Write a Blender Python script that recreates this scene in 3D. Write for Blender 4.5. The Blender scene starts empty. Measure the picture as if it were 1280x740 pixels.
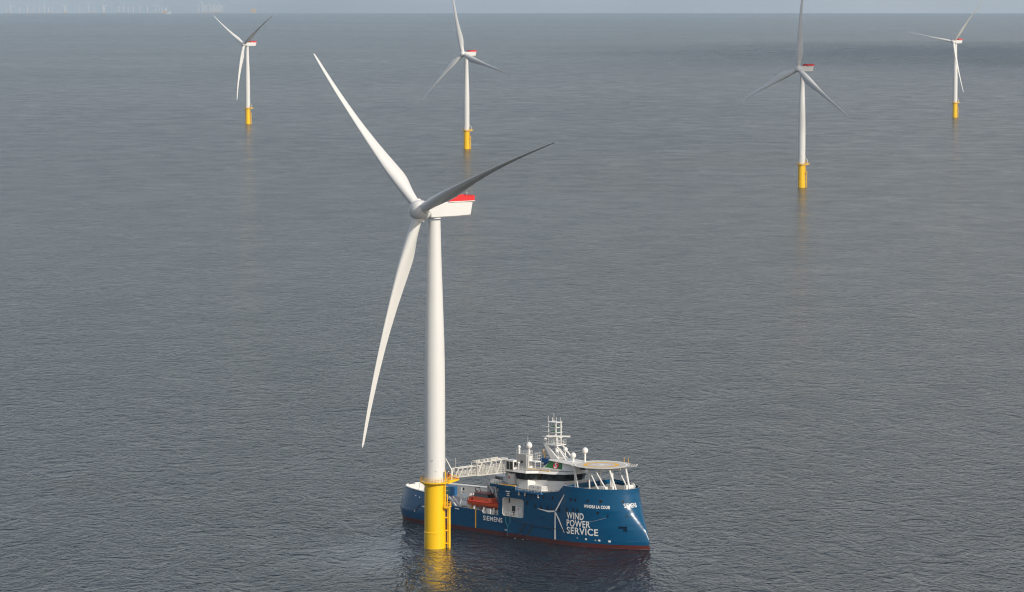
import bpy, bmesh, math, random
from mathutils import Vector, Matrix
random.seed(7)
R = math.radians
S = bpy.context.scene
COL = S.collection

# ------------------------------------------------------------------ camera
CAM_H = 145.207
cd = bpy.data.cameras.new("camera"); cam = bpy.data.objects.new("camera", cd); COL.objects.link(cam)
cd.sensor_width = 36.0; cd.lens = 4300.0/1280.0*36.0
cd.clip_start = 5.0; cd.clip_end = 200000.0
cam.location = (0, 0, CAM_H); cam.rotation_euler = (R(90-5.0345), 0, 0)
S.camera = cam

# ------------------------------------------------------------------ sky and sun
SUN_AZ, SUN_EL = 138.0, 28.0       # clockwise from +Y (the view direction)
w = bpy.data.worlds.new("World"); S.world = w; w.use_nodes = True
nt = w.node_tree; N = nt.nodes; L = nt.links
N.clear()
out = N.new('ShaderNodeOutputWorld'); bg = N.new('ShaderNodeBackground'); bg.inputs['Strength'].default_value = 0.115
sky = N.new('ShaderNodeTexSky'); sky.sky_type = 'NISHITA'; sky.sun_disc = False
sky.sun_elevation = R(SUN_EL); sky.sun_rotation = R(SUN_AZ); sky.dust_density = 2.5; sky.air_density = 1.0; sky.ozone_density = 1.0
# broken cloud cover over the sky: noise on the view direction, stretched towards the horizon
tc = N.new('ShaderNodeTexCoord'); mp = N.new('ShaderNodeMapping'); mp.inputs['Scale'].default_value = (1.6, 1.6, 4.5)
nz = N.new('ShaderNodeTexNoise'); nz.inputs['Scale'].default_value = 1.7; nz.inputs['Detail'].default_value = 7; nz.inputs['Roughness'].default_value = .58
rp = N.new('ShaderNodeValToRGB'); rp.color_ramp.elements[0].position = .36; rp.color_ramp.elements[1].position = .62
rp.color_ramp.elements[0].color = (.35, .35, .35, 1); rp.color_ramp.elements[1].color = (.95, .95, .95, 1)
cl = N.new('ShaderNodeMix'); cl.data_type = 'RGBA'; cl.inputs[7].default_value = (4.65, 5.2, 5.45, 1)
L.new(tc.outputs['Generated'], mp.inputs['Vector']); L.new(mp.outputs[0], nz.inputs['Vector']); L.new(nz.outputs['Fac'], rp.inputs['Fac'])
sxyz = N.new('ShaderNodeSeparateXYZ'); L.new(tc.outputs['Generated'], sxyz.inputs[0])
el = N.new('ShaderNodeMapRange'); el.inputs[1].default_value = .02; el.inputs[2].default_value = .75; el.inputs[3].default_value = 1.0; el.inputs[4].default_value = .30; L.new(sxyz.outputs['Z'], el.inputs[0])
mu_ = N.new('ShaderNodeMath'); mu_.operation = 'MULTIPLY'; L.new(rp.outputs['Color'], mu_.inputs[0]); L.new(el.outputs[0], mu_.inputs[1])
wx = N.new('ShaderNodeMapRange'); wx.inputs[1].default_value = -.22; wx.inputs[2].default_value = .12; L.new(sxyz.outputs['X'], wx.inputs[0])
wc = N.new('ShaderNodeMix'); wc.data_type = 'RGBA'; wc.inputs[6].default_value = (5.85, 6.1, 6.5, 1); wc.inputs[7].default_value = (6.05, 5.85, 5.7, 1); L.new(wx.outputs[0], wc.inputs[0]); L.new(wc.outputs[2], cl.inputs[7])
L.new(mu_.outputs[0], cl.inputs[0]); L.new(sky.outputs[0], cl.inputs[6]); L.new(cl.outputs[2], bg.inputs['Color']); L.new(bg.outputs[0], out.inputs['Surface'])
sd = bpy.data.lights.new("sun", 'SUN'); sd.energy = 3.3; sd.angle = R(0.6); sd.color = (1.0, .93, .82)
sun = bpy.data.objects.new("sun", sd); COL.objects.link(sun)
SUN = Vector((math.sin(R(SUN_AZ))*math.cos(R(SUN_EL)), math.cos(R(SUN_AZ))*math.cos(R(SUN_EL)), math.sin(R(SUN_EL))))
sun.rotation_euler = SUN.to_track_quat('Z', 'Y').to_euler(); sun.location = (200, 600, 400)

S.view_settings.view_transform = 'Standard'; S.view_settings.look = 'None'; S.view_settings.gamma = 1
S.view_settings.exposure = 0.0; S.view_settings.use_curve_mapping = False
S.cycles.use_denoising = True; S.cycles.denoising_input_passes = 'RGB_ALBEDO_NORMAL'; S.cycles.denoising_prefilter = 'ACCURATE'; S.cycles.use_adaptive_sampling = False; S.cycles.filter_width = 1.15
S.cycles.max_bounces = 6; S.cycles.glossy_bounces = 3; S.cycles.volume_bounces = 0; S.cycles.transparent_max_bounces = 8
S.cycles.volume_step_rate = 1.0
S.cycles.sample_clamp_indirect = 6.0

# ------------------------------------------------------------------ materials
def mat(name, col, rough=.5, metal=0, coat=0, var=0.0, vscale=.6, spec=.5, bump=0.0):
    m = bpy.data.materials.new(name); m.use_nodes = True
    n = m.node_tree.nodes; l = m.node_tree.links; b = n['Principled BSDF']
    b.inputs['Roughness'].default_value = rough; b.inputs['Metallic'].default_value = metal
    b.inputs['Coat Weight'].default_value = coat; b.inputs['Coat Roughness'].default_value = .06
    b.inputs['Specular IOR Level'].default_value = spec
    b.inputs['Base Color'].default_value = (*col, 1)
    if var:
        t = n.new('ShaderNodeTexCoord'); q = n.new('ShaderNodeTexNoise'); q.inputs['Scale'].default_value = vscale; q.inputs['Detail'].default_value = 6
        c = n.new('ShaderNodeMix'); c.data_type = 'RGBA'
        c.inputs[6].default_value = (*[x*(1-var) for x in col], 1); c.inputs[7].default_value = (*[min(1, x*(1+var*.6)) for x in col], 1)
        l.new(t.outputs['Object'], q.inputs['Vector']); l.new(q.outputs['Fac'], c.inputs[0]); l.new(c.outputs[2], b.inputs['Base Color'])
        if bump:
            bp = n.new('ShaderNodeBump'); bp.inputs['Strength'].default_value = 1; bp.inputs['Distance'].default_value = bump
            l.new(q.outputs['Fac'], bp.inputs['Height']); l.new(bp.outputs[0], b.inputs['Normal'])
    return m

M = {}
M['white'] = mat('white_paint', (.78, .77, .74), .35, var=.06)
M['tower'] = mat('tower_paint', (.71, .705, .685), .38, var=.035, vscale=.25)
M['blade'] = mat('blade_gelcoat', (.74, .735, .71), .32, var=.03, vscale=.2)
M['yellow'] = mat('yellow_paint', (.92, .55, .006), .30, var=.07, vscale=.7, coat=.4)
M['yellowrail'] = mat('yellow_rail_paint', (.92, .54, .01), .45)
M['red'] = mat('red_panel', (.72, .028, .03), .5, var=.12, vscale=1.5)
M['deck'] = mat('deck_paint', (.36, .35, .33), .7, var=.2, vscale=.8)
M['helideck'] = mat('helideck_paint', (.56, .53, .49), .75, var=.12, vscale=.7)
M['ring'] = mat('ring_paint', (.85, .45, .02), .6, var=.08)
M['mark'] = mat('mark_paint', (.82, .82, .80), .5)
M['glass'] = mat('dark_glass', (.012, .014, .016), .08, spec=.6)
M['dark'] = mat('dark_steel', (.03, .03, .032), .6, var=.2)
M['grey'] = mat('grey_steel', (.38, .38, .37), .55, var=.12)
M['lightgrey'] = mat('light_grey_paint', (.50, .49, .47), .5, var=.15, vscale=.5)
M['galv'] = mat('galvanised_lattice', (.60, .585, .54), .5, var=.12, vscale=1.2)
M['orange'] = mat('orange_boat_paint', (.85, .12, .02), .32, var=.08, coat=.3)
M['boatroof'] = mat('boat_roof_paint', (.30, .055, .03), .5)
M['bluebox'] = mat('blue_container_paint', (.015, .12, .30), .45, var=.2)
M['teal'] = mat('teal_glazing', (.03, .22, .26), .2)
M['green'] = mat('green_panel', (.015, .17, .035), .5, var=.15, vscale=2)
M['crane'] = mat('blue_crane_paint', (.01, .13, .32), .4)
M['rust'] = mat('tan_boom_paint', (.55, .33, .13), .6)
M['skin'] = mat('skin', (.5, .3, .22), .6)
M['hivis'] = mat('hivis_yellow', (.62, .72, .05), .6)
M['hivisorange'] = mat('hivis_orange', (.85, .17, .02), .6)
M['navy'] = mat('navy_cloth', (.02, .03, .09), .7)
M['helmet'] = mat('helmet', (.75, .73, .70), .35)
M['brownbag'] = mat('brown_canvas', (.16, .07, .035), .8)

# hull paint: blue topside, dark red boot-topping below the waterline stripe, faint plating and scuffs
def hull_mat():
    m = bpy.data.materials.new('hull_paint'); m.use_nodes = True
    n = m.node_tree.nodes; l = m.node_tree.links; b = n['Principled BSDF']
    t = n.new('ShaderNodeTexCoord'); sx = n.new('ShaderNodeSeparateXYZ'); l.new(t.outputs['Object'], sx.inputs[0])
    q = n.new('ShaderNodeTexNoise'); q.inputs['Scale'].default_value = .35; q.inputs['Detail'].default_value = 6
    mpn = n.new('ShaderNodeMapping'); mpn.inputs['Scale'].default_value = (.7, .7, 2.2)
    l.new(t.outputs['Object'], mpn.inputs[0]); l.new(mpn.outputs[0], q.inputs['Vector'])
    c = n.new('ShaderNodeMix'); c.data_type = 'RGBA'
    c.inputs[6].default_value = (.0008, .058, .142, 1); c.inputs[7].default_value = (.0013, .080, .182, 1)
    l.new(q.outputs['Fac'], c.inputs[0])
    r = n.new('ShaderNodeMix'); r.data_type = 'RGBA'
    r.inputs[6].default_value = (.13, .028, .022, 1); r.inputs[7].default_value = (.055, .02, .02, 1); l.new(q.outputs['Fac'], r.inputs[0])
    g = n.new('ShaderNodeMath'); g.operation = 'GREATER_THAN'; g.inputs[1].default_value = 1.05; l.new(sx.outputs['Z'], g.inputs[0])
    f = n.new('ShaderNodeMix'); f.data_type = 'RGBA'
    l.new(g.outputs[0], f.inputs[0]); l.new(r.outputs[2], f.inputs[6]); l.new(c.outputs[2], f.inputs[7]); l.new(f.outputs[2], b.inputs['Base Color'])
    b.inputs['Roughness'].default_value = .23; b.inputs['Specular IOR Level'].default_value = .34
    q2 = n.new('ShaderNodeTexNoise'); q2.inputs['Scale'].default_value = .5; q2.inputs['Detail'].default_value = 3
    l.new(t.outputs['Object'], q2.inputs['Vector'])
    cx = n.new('ShaderNodeCombineXYZ'); l.new(sx.outputs['X'], cx.inputs[0]); l.new(sx.outputs['Z'], cx.inputs[1])
    bk = n.new('ShaderNodeTexBrick'); bk.inputs['Scale'].default_value = 1.0; bk.inputs['Brick Width'].default_value = 6.0; bk.inputs['Row Height'].default_value = 2.1; bk.inputs['Mortar Size'].default_value = .035; bk.inputs['Mortar Smooth'].default_value = .6
    l.new(cx.outputs[0], bk.inputs['Vector'])
    sm = n.new('ShaderNodeMath'); sm.operation = 'MULTIPLY_ADD'; sm.inputs[1].default_value = .6; l.new(bk.outputs['Fac'], sm.inputs[0]); l.new(q2.outputs['Fac'], sm.inputs[2])
    bp = n.new('ShaderNodeBump'); bp.inputs['Distance'].default_value = .03; l.new(sm.outputs[0], bp.inputs['Height']); l.new(bp.outputs[0], b.inputs['Normal'])
    return m
M['hull'] = hull_mat()

# ------------------------------------------------------------------ mesh helpers
class MB:
    def __init__(s): s.v = []; s.f = []; s.m = []
    def add(s, vs, fs, mi=0):
        o = len(s.v); s.v += [tuple(v) for v in vs]
        for f in fs: s.f.append([i+o for i in f]); s.m.append(mi)
        return s
    def box(s, a, b, mi=0, T=None):
        x0, y0, z0 = a; x1, y1, z1 = b
        vs = [Vector(p) for p in ((x0,y0,z0),(x1,y0,z0),(x1,y1,z0),(x0,y1,z0),(x0,y0,z1),(x1,y0,z1),(x1,y1,z1),(x0,y1,z1))]
        if T is not None: vs = [T @ v for v in vs]
        return s.add(vs, [(3,2,1,0),(4,5,6,7),(0,1,5,4),(1,2,6,5),(2,3,7,6),(3,0,4,7)], mi)
    def tube(s, p, q, r, n=6, r2=None, mi=0):
        p = Vector(p); q = Vector(q); d = (q-p)
        if d.length < 1e-6: return s
        d.normalize(); a = d.orthogonal().normalized(); b = d.cross(a); r2 = r if r2 is None else r2
        vs = [p+(a*math.cos(t)+b*math.sin(t))*r for t in [2*math.pi*i/n for i in range(n)]]
        vs += [q+(a*math.cos(t)+b*math.sin(t))*r2 for t in [2*math.pi*i/n for i in range(n)]]
        fs = [(i, (i+1) % n, (i+1) % n+n, i+n) for i in range(n)]+[tuple(range(n))[::-1], tuple(range(n, 2*n))]
        return s.add(vs, fs, mi)
    def path(s, pts, r, n=6, mi=0):
        for a, b in zip(pts, pts[1:]): s.tube(a, b, r, n, mi=mi)
        return s
    def lathe(s, prof, n=48, mi=0, c=(0,0,0), T=None):   # prof: (r, z)
        vs = []; fs = []
        for r, z in prof:
            for i in range(n):
                a = 2*math.pi*i/n; v = Vector((c[0]+r*math.cos(a), c[1]+r*math.sin(a), c[2]+z)); vs.append(T @ v if T is not None else v)
        for k in range(len(prof)-1):
            for i in range(n):
                j = (i+1) % n; fs.append((k*n+i, k*n+j, (k+1)*n+j, (k+1)*n+i))
        fs.append(tuple(range(n))[::-1]); fs.append(tuple(range((len(prof)-1)*n, len(prof)*n)))
        return s.add(vs, fs, mi)
    def sphere(s, c, r, n=16, mi=0, sz=1.0):
        return s.lathe([(max(r*math.sin(t), 1e-3), -r*math.cos(t)*sz) for t in [math.pi*i/10 for i in range(11)]], n, mi, c)
    def prism(s, poly, z0, z1, mi=0, poly2=None, T=None):   # counter-clockwise plan outline
        n = len(poly); p2 = poly2 or poly
        vs = [Vector((x, y, z0)) for x, y in poly]+[Vector((x, y, z1)) for x, y in p2]
        if T is not None: vs = [T @ v for v in vs]
        fs = [(i, (i+1) % n, (i+1) % n+n, i+n) for i in range(n)]+[tuple(range(n))[::-1], tuple(range(n, 2*n))]
        return s.add(vs, fs, mi)
    def rail(s, pts, h=1.1, sp=1.5, r=.035, mids=2, mi=0):
        for a, b in zip(pts, pts[1:]):
            a = Vector(a); b = Vector(b); up = Vector((0, 0, 1)); k = max(1, round((b-a).length/sp))
            for i in range(k+1): p = a.lerp(b, i/k); s.tube(p, p+up*h, r, 5, mi=mi)
            for j in range(mids+1): z = h*(j+1)/(mids+1); s.tube(a+up*z, b+up*z, r*.9, 5, mi=mi)
        return s
    def mesh(s, name, mats, smooth=True, ang=35):
        me = bpy.data.meshes.new(name); me.from_pydata(s.v, [], s.f)
        for m in (mats if isinstance(mats, (list, tuple)) else [mats]): me.materials.append(M[m] if isinstance(m, str) else m)
        me.polygons.foreach_set('material_index', s.m)
        me.validate(); me.update()
        if smooth:
            me.polygons.foreach_set('use_smooth', [True]*len(me.polygons)); me.set_sharp_from_angle(angle=R(ang))
        return me
    def obj(s, name, mats, parent=None, smooth=True, ang=35):
        o = bpy.data.objects.new(name, s.mesh(name, mats, smooth, ang)); COL.objects.link(o); o.parent = parent
        return o

def tag(o, label=None, cat=None, group=None, kind=None):
    if label: o['label'] = label
    if cat: o['category'] = cat
    if group: o['group'] = group
    if kind: o['kind'] = kind
    return o
def empty(name, loc, rz=0):
    e = bpy.data.objects.new(name, None); COL.objects.link(e); e.location = loc; e.rotation_euler = (0, 0, rz); e.empty_display_size = .5
    return e
def link_copy(o, parent=None):
    c = o.copy(); COL.objects.link(c); c.parent = parent
    if parent is not None: c.matrix_parent_inverse = Matrix()
    for ch in list(o.children): link_copy(ch, c)
    return c
def interp(tab, x):
    if x <= tab[0][0]: return tab[0][1]
    for (a, p), (b, q) in zip(tab, tab[1:]):
        if x <= b: return p+(q-p)*(x-a)/(b-a)
    return tab[-1][1]

# ------------------------------------------------------------------ sea: a sheet curved with the earth, reaching past the horizon
RE = 8.6e6     # earth radius with refraction over cold water
def drop(r2): return -r2/(2*RE)
def sea():
    rings = [0, 150, 300, 450]+[450+60*i for i in range(1, 60)]
    r = rings[-1]
    while r < 62000: r *= 1.035; rings.append(r)
    n = 256; vs = [(0, 0, 0)]; fs = []
    for r in rings[1:]:
        for i in range(n):
            a = 2*math.pi*i/n; vs.append((r*math.sin(a), r*math.cos(a), drop(r*r)))
    for i in range(n): fs.append((0, 1+(i+1) % n, 1+i))
    for k in range(len(rings)-2):
        for i in range(n):
            j = (i+1) % n; fs.append((1+k*n+i, 1+k*n+j, 1+(k+1)*n+j, 1+(k+1)*n+i))
    me = bpy.data.meshes.new('sea'); me.from_pydata(vs, [], fs); me.update()
    me.polygons.foreach_set('use_smooth', [True]*len(me.polygons))
    if me.polygons[500].normal.z < 0: me.flip_normals()
    m = bpy.data.materials.new('sea_water'); m.use_nodes = True
    n_ = m.node_tree.nodes; l = m.node_tree.links; b = n_['Principled BSDF']
    b.inputs['Base Color'].default_value = (.011, .022, .031, 1); b.inputs['IOR'].default_value = 1.333; b.inputs['Specular IOR Level'].default_value = .5
    t = n_.new('ShaderNodeTexCoord')
    def noise(scale, det, ro, sc=(1, 1, 1), rot=0, dist=0.0, lac=2.0):
        mpn = n_.new('ShaderNodeMapping'); mpn.inputs['Scale'].default_value = sc; mpn.inputs['Rotation'].default_value = (0, 0, R(rot))
        q = n_.new('ShaderNodeTexNoise'); q.noise_dimensions = '2D' if False else '3D'
        q.inputs['Scale'].default_value = scale; q.inputs['Detail'].default_value = det; q.inputs['Roughness'].default_value = ro
        q.inputs['Distortion'].default_value = dist; q.inputs['Lacunarity'].default_value = lac
        l.new(t.outputs['Object'], mpn.inputs[0]); l.new(mpn.outputs[0], q.inputs['Vector'])
        return q.outputs['Fac']
    def mth(op, a, b_=None):
        k = n_.new('ShaderNodeMath'); k.operation = op
        for i, x in enumerate((a, b_)):
            if x is None: continue
            if isinstance(x, (int, float)): k.inputs[i].default_value = x
            else: l.new(x, k.inputs[i])
        return k.outputs[0]
    def ridge(x, k=1.0):              # sharp crests, rounded troughs
        return mth('SUBTRACT', 1.0, mth('ABSOLUTE', mth('MULTIPLY', mth('SUBTRACT', x, .5), 2.0*k)))
    swell = noise(.045, 2, .5, (1, .6, 1), 35, .3)
    chop = ridge(noise(.12, 3, .55, (1, .6, 1), 28, .8), 1.2)
    chop2 = ridge(noise(.31, 3, .6, (1, .7, 1), 12, .6), 1.2)
    rip = noise(1.0, 3, .6, (1, .7, 1), 20, .4)
    # wind patches: long streaks where the waves are stronger or weaker
    patch = noise(.0045, 4, .6, (1, .35, 1), 60, .5)
    pm = n_.new('ShaderNodeMapRange'); pm.inputs[1].default_value = .3; pm.inputs[2].default_value = .7; pm.inputs[3].default_value = .70; pm.inputs[4].default_value = 1.2
    l.new(patch, pm.inputs[0])
    # calmer water in the lee of the ship and the foundation
    vd = n_.new('ShaderNodeVectorMath'); vd.operation = 'DISTANCE'; vd.inputs[1].default_value = (-6, 893, 0); l.new(t.outputs['Object'], vd.inputs[0])
    lee = n_.new('ShaderNodeMapRange'); lee.interpolation_type = 'SMOOTHSTEP'; lee.inputs[1].default_value = 20; lee.inputs[2].default_value = 70; lee.inputs[3].default_value = .33; lee.inputs[4].default_value = 1.0
    l.new(vd.outputs['Value'], lee.inputs[0])
    amp = mth('MULTIPLY', pm.outputs[0], lee.outputs[0])
    waves = mth('ADD', mth('MULTIPLY', chop, 2.3), mth('ADD', mth('MULTIPLY', chop2, 1.35), mth('MULTIPLY', rip, .45)))
    h = mth('ADD', mth('MULTIPLY', swell, 1.3), mth('MULTIPLY', waves, amp))
    bp = n_.new('ShaderNodeBump'); bp.inputs['Strength'].default_value = 1.0; bp.inputs['Distance'].default_value = 1.0
    l.new(h, bp.inputs['Height']); l.new(bp.outputs[0], b.inputs['Normal'])
    # waves too small to resolve far away act as roughness; extra roughness far out on the right imitates a cloud-shadow band
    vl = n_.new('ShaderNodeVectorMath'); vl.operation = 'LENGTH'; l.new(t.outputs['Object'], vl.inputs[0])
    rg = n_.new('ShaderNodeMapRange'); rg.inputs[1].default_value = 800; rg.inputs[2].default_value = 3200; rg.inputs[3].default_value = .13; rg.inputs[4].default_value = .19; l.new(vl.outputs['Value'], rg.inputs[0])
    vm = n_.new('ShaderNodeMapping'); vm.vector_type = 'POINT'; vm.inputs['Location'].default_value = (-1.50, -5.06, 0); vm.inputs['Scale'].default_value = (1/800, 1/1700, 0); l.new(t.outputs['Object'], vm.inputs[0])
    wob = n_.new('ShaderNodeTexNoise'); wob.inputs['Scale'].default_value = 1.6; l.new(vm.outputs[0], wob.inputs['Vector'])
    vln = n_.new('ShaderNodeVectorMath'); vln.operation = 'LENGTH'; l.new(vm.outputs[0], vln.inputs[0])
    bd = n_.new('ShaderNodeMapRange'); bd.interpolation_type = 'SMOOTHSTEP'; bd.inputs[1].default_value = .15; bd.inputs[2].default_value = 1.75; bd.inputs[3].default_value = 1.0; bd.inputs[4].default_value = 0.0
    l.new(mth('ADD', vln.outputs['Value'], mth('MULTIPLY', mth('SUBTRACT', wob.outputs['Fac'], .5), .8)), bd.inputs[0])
    groups = noise(.028, 6, .78, (1, .8, 1), 0, .5)       # wave groups and cat's paws
    far_patch = noise(.0011, 4, .6, (.55, 1, 1), 0, .4)
    calm = n_.new('ShaderNodeMapRange'); calm.interpolation_type = 'SMOOTHSTEP'; calm.inputs[1].default_value = 20; calm.inputs[2].default_value = 70; calm.inputs[3].default_value = .4; l.new(vd.outputs['Value'], calm.inputs[0])
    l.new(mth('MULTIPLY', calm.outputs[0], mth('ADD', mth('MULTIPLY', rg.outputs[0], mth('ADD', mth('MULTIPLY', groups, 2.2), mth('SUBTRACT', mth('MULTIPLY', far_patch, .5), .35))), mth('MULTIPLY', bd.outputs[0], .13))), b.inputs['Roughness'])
    me.materials.append(m)
    o = bpy.data.objects.new('sea', me); COL.objects.link(o); tag(o, kind='structure')
sea()

# ------------------------------------------------------------------ haze
def haze():
    m = bpy.data.materials.new('haze_air'); m.use_nodes = True
    n = m.node_tree.nodes; n.remove(n['Principled BSDF'])
    v = n.new('ShaderNodeVolumePrincipled'); v.inputs['Color'].default_value = (.60, .80, 1.0, 1); v.inputs['Density'].default_value = 1.9e-5; v.inputs['Anisotropy'].default_value = 0.0
    m.node_tree.links.new(v.outputs[0], n['Material Output'].inputs['Volume'])
    b = MB().box((-63000, -63000, drop(62000**2)-2), (63000, 63000, 175))
    o = b.obj('haze', m, smooth=False); tag(o, kind='stuff')
haze()

# ------------------------------------------------------------------ fair-weather clouds between the sun and parts of the wind farm
def cloud_mat():
    m = mat('cloud', (.85, .85, .86), 1.0, spec=0); n = m.node_tree.nodes; l = m.node_tree.links
    tr = n.new('ShaderNodeBsdfTransparent'); mx = n.new('ShaderNodeMixShader'); mx.inputs[0].default_value = .018
    l.new(tr.outputs[0], mx.inputs[1]); l.new(n['Principled BSDF'].outputs[0], mx.inputs[2]); l.new(mx.outputs[0], n['Material Output'].inputs['Surface'])
    return m
M['cloud'] = cloud_mat()
def cloud(px_, py_, alt, rx, ry, n=26):
    """a lumpy cloud whose shadow falls round (px_, py_) on the sea"""
    c = Vector((px_, py_, 0))+SUN*(alt/SUN.z); b = MB()
    for i in range(n):
        a = random.random()*2*math.pi; q = math.sqrt(random.random())*.8; r_ = (.28+.25*random.random())*min(rx, ry)
        b.sphere((c.x+rx*q*math.cos(a), c.y+ry*q*math.sin(a), c.z+random.uniform(-.1, .1)*r_), r_, 14, sz=.45)
    o = b.obj('cloud', 'cloud'); tag(o, kind='structure'); return o
cloud(105, 2880, 950, 330, 520)
# ------------------------------------------------------------------ wind turbines
HUB_H = 89.0; RB = 63.0; TILT = R(5.5)
def blade_mesh(sag=None, pitch=0.0, wide=1.0):
    """span along Z, upwind +X, tangential Y; chord lies along X when feathered"""
    ch = [(0, 2.5), (.05, 2.5), (.10, 3.2), (.16, 4.3), (.21, 4.9), (.26, 4.6), (.4, 3.35), (.55, 2.3), (.7, 1.72), (.85, 1.2), (.94, .9), (.985, .62), (1, .25)]
    th = [(0, 1), (.05, 1), (.10, .8), (.16, .52), (.22, .38), (.35, .27), (.5, .22), (.75, .18), (1, .16)]
    tw = [(0, 11), (.2, 10.5), (.35, 7), (.55, 4), (.8, 1), (1, 0)]
    n = 20; b = MB(); vs = []; rs = [2.2/RB]+[.05, .075, .10, .13, .16, .19, .22, .26, .3, .36, .42, .5, .58, .66, .74, .82, .88, .93, .965, .985, .995, 1]
    for s in rs:
        c = interp(ch, s)*(1 if s < .05 else wide); t = interp(th, s); a = -R(interp(tw, s)+pitch)
        w_ = min(1, max(0, (s-.05)/.13))            # circle root blending into an aerofoil
        pre = RB*(.18*s-.107*s*s)
        sg = (sag*(1.4*s*s)) if sag is not None else Vector((0, 0, 0))
        for i in range(n):
            u = 2*math.pi*i/n
            cx, cy = .5*math.cos(u), .5*math.sin(u)*t
            x = .5*(1+math.cos(u)); yt = 5*t*(.2969*math.sqrt(max(x, 0))-.126*x-.3516*x*x+.2843*x**3-.1036*x**4)
            ax, ay = (.32-x), (yt if math.sin(u) >= 0 else -yt)+.04*math.sin(math.pi*x)
            px_ = (cx*(1-w_)+ax*w_)*c; py_ = (cy*(1-w_)+ay*w_)*c
            if w_ < 1: px_, py_ = ((-cx)*(-1)*(1-w_)*c+ax*w_*c, cy*(1-w_)*c+ay*w_*c)
            if w_ > 0 and w_ <= 1: px_ = (-cx*(1-w_)+ax*w_)*c
            else: px_ = -cx*c
            X = px_*math.cos(a)-py_*math.sin(a); Y = px_*math.sin(a)+py_*math.cos(a)
            vs.append(Vector((X+pre, Y, s*RB))+sg)
    fs = []
    for k in range(len(rs)-1):
        for i in range(n):
            j = (i+1) % n; fs.append((k*n+i, k*n+j, (k+1)*n+j, (k+1)*n+i))
    fs.append(tuple(range(n))); fs.append(tuple(range((len(rs)-1)*n, len(rs)*n)))
    b.add(vs, fs)
    me = b.mesh('blade', 'blade', ang=60)
    bm = bmesh.new(); bm.from_mesh(me); bmesh.ops.recalc_face_normals(bm, faces=bm.faces); bm.to_mesh(me); bm.free()
    return me

def rot_frame(yaw):
    ax = Vector((-math.sin(yaw)*math.cos(TILT), -math.cos(yaw)*math.cos(TILT), math.sin(TILT)))
    side = Vector((math.cos(yaw), -math.sin(yaw), 0)); up = side.cross(ax)
    if up.z < 0: up = -up
    hub = Vector((-4.5*math.sin(yaw), -4.5*math.cos(yaw), HUB_H))
    return ax, side, up, hub
def blade_matrix(yaw, az):
    ax, side, up, hub = rot_frame(yaw)
    s = up*math.cos(az)+side*math.sin(az); c = s.cross(ax)
    m = Matrix((ax, c, s)).transposed().to_4x4(); m.translation = hub
    return m, s, c, ax
def nacelle_matrix(yaw):                              # local +X upwind, origin on the tower axis at hub height
    f = Vector((-math.sin(yaw), -math.cos(yaw), 0)); l_ = Vector((0, 0, 1)).cross(f)
    m = Matrix((f, l_, Vector((0, 0, 1)))).transposed().to_4x4(); m.translation = (0, 0, HUB_H)
    return m
def hub_matrix(yaw):
    ax, side, up, hub = rot_frame(yaw)
    m = Matrix((side, ax.cross(side), ax)).transposed().to_4x4(); m.translation = hub
    return m

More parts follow.
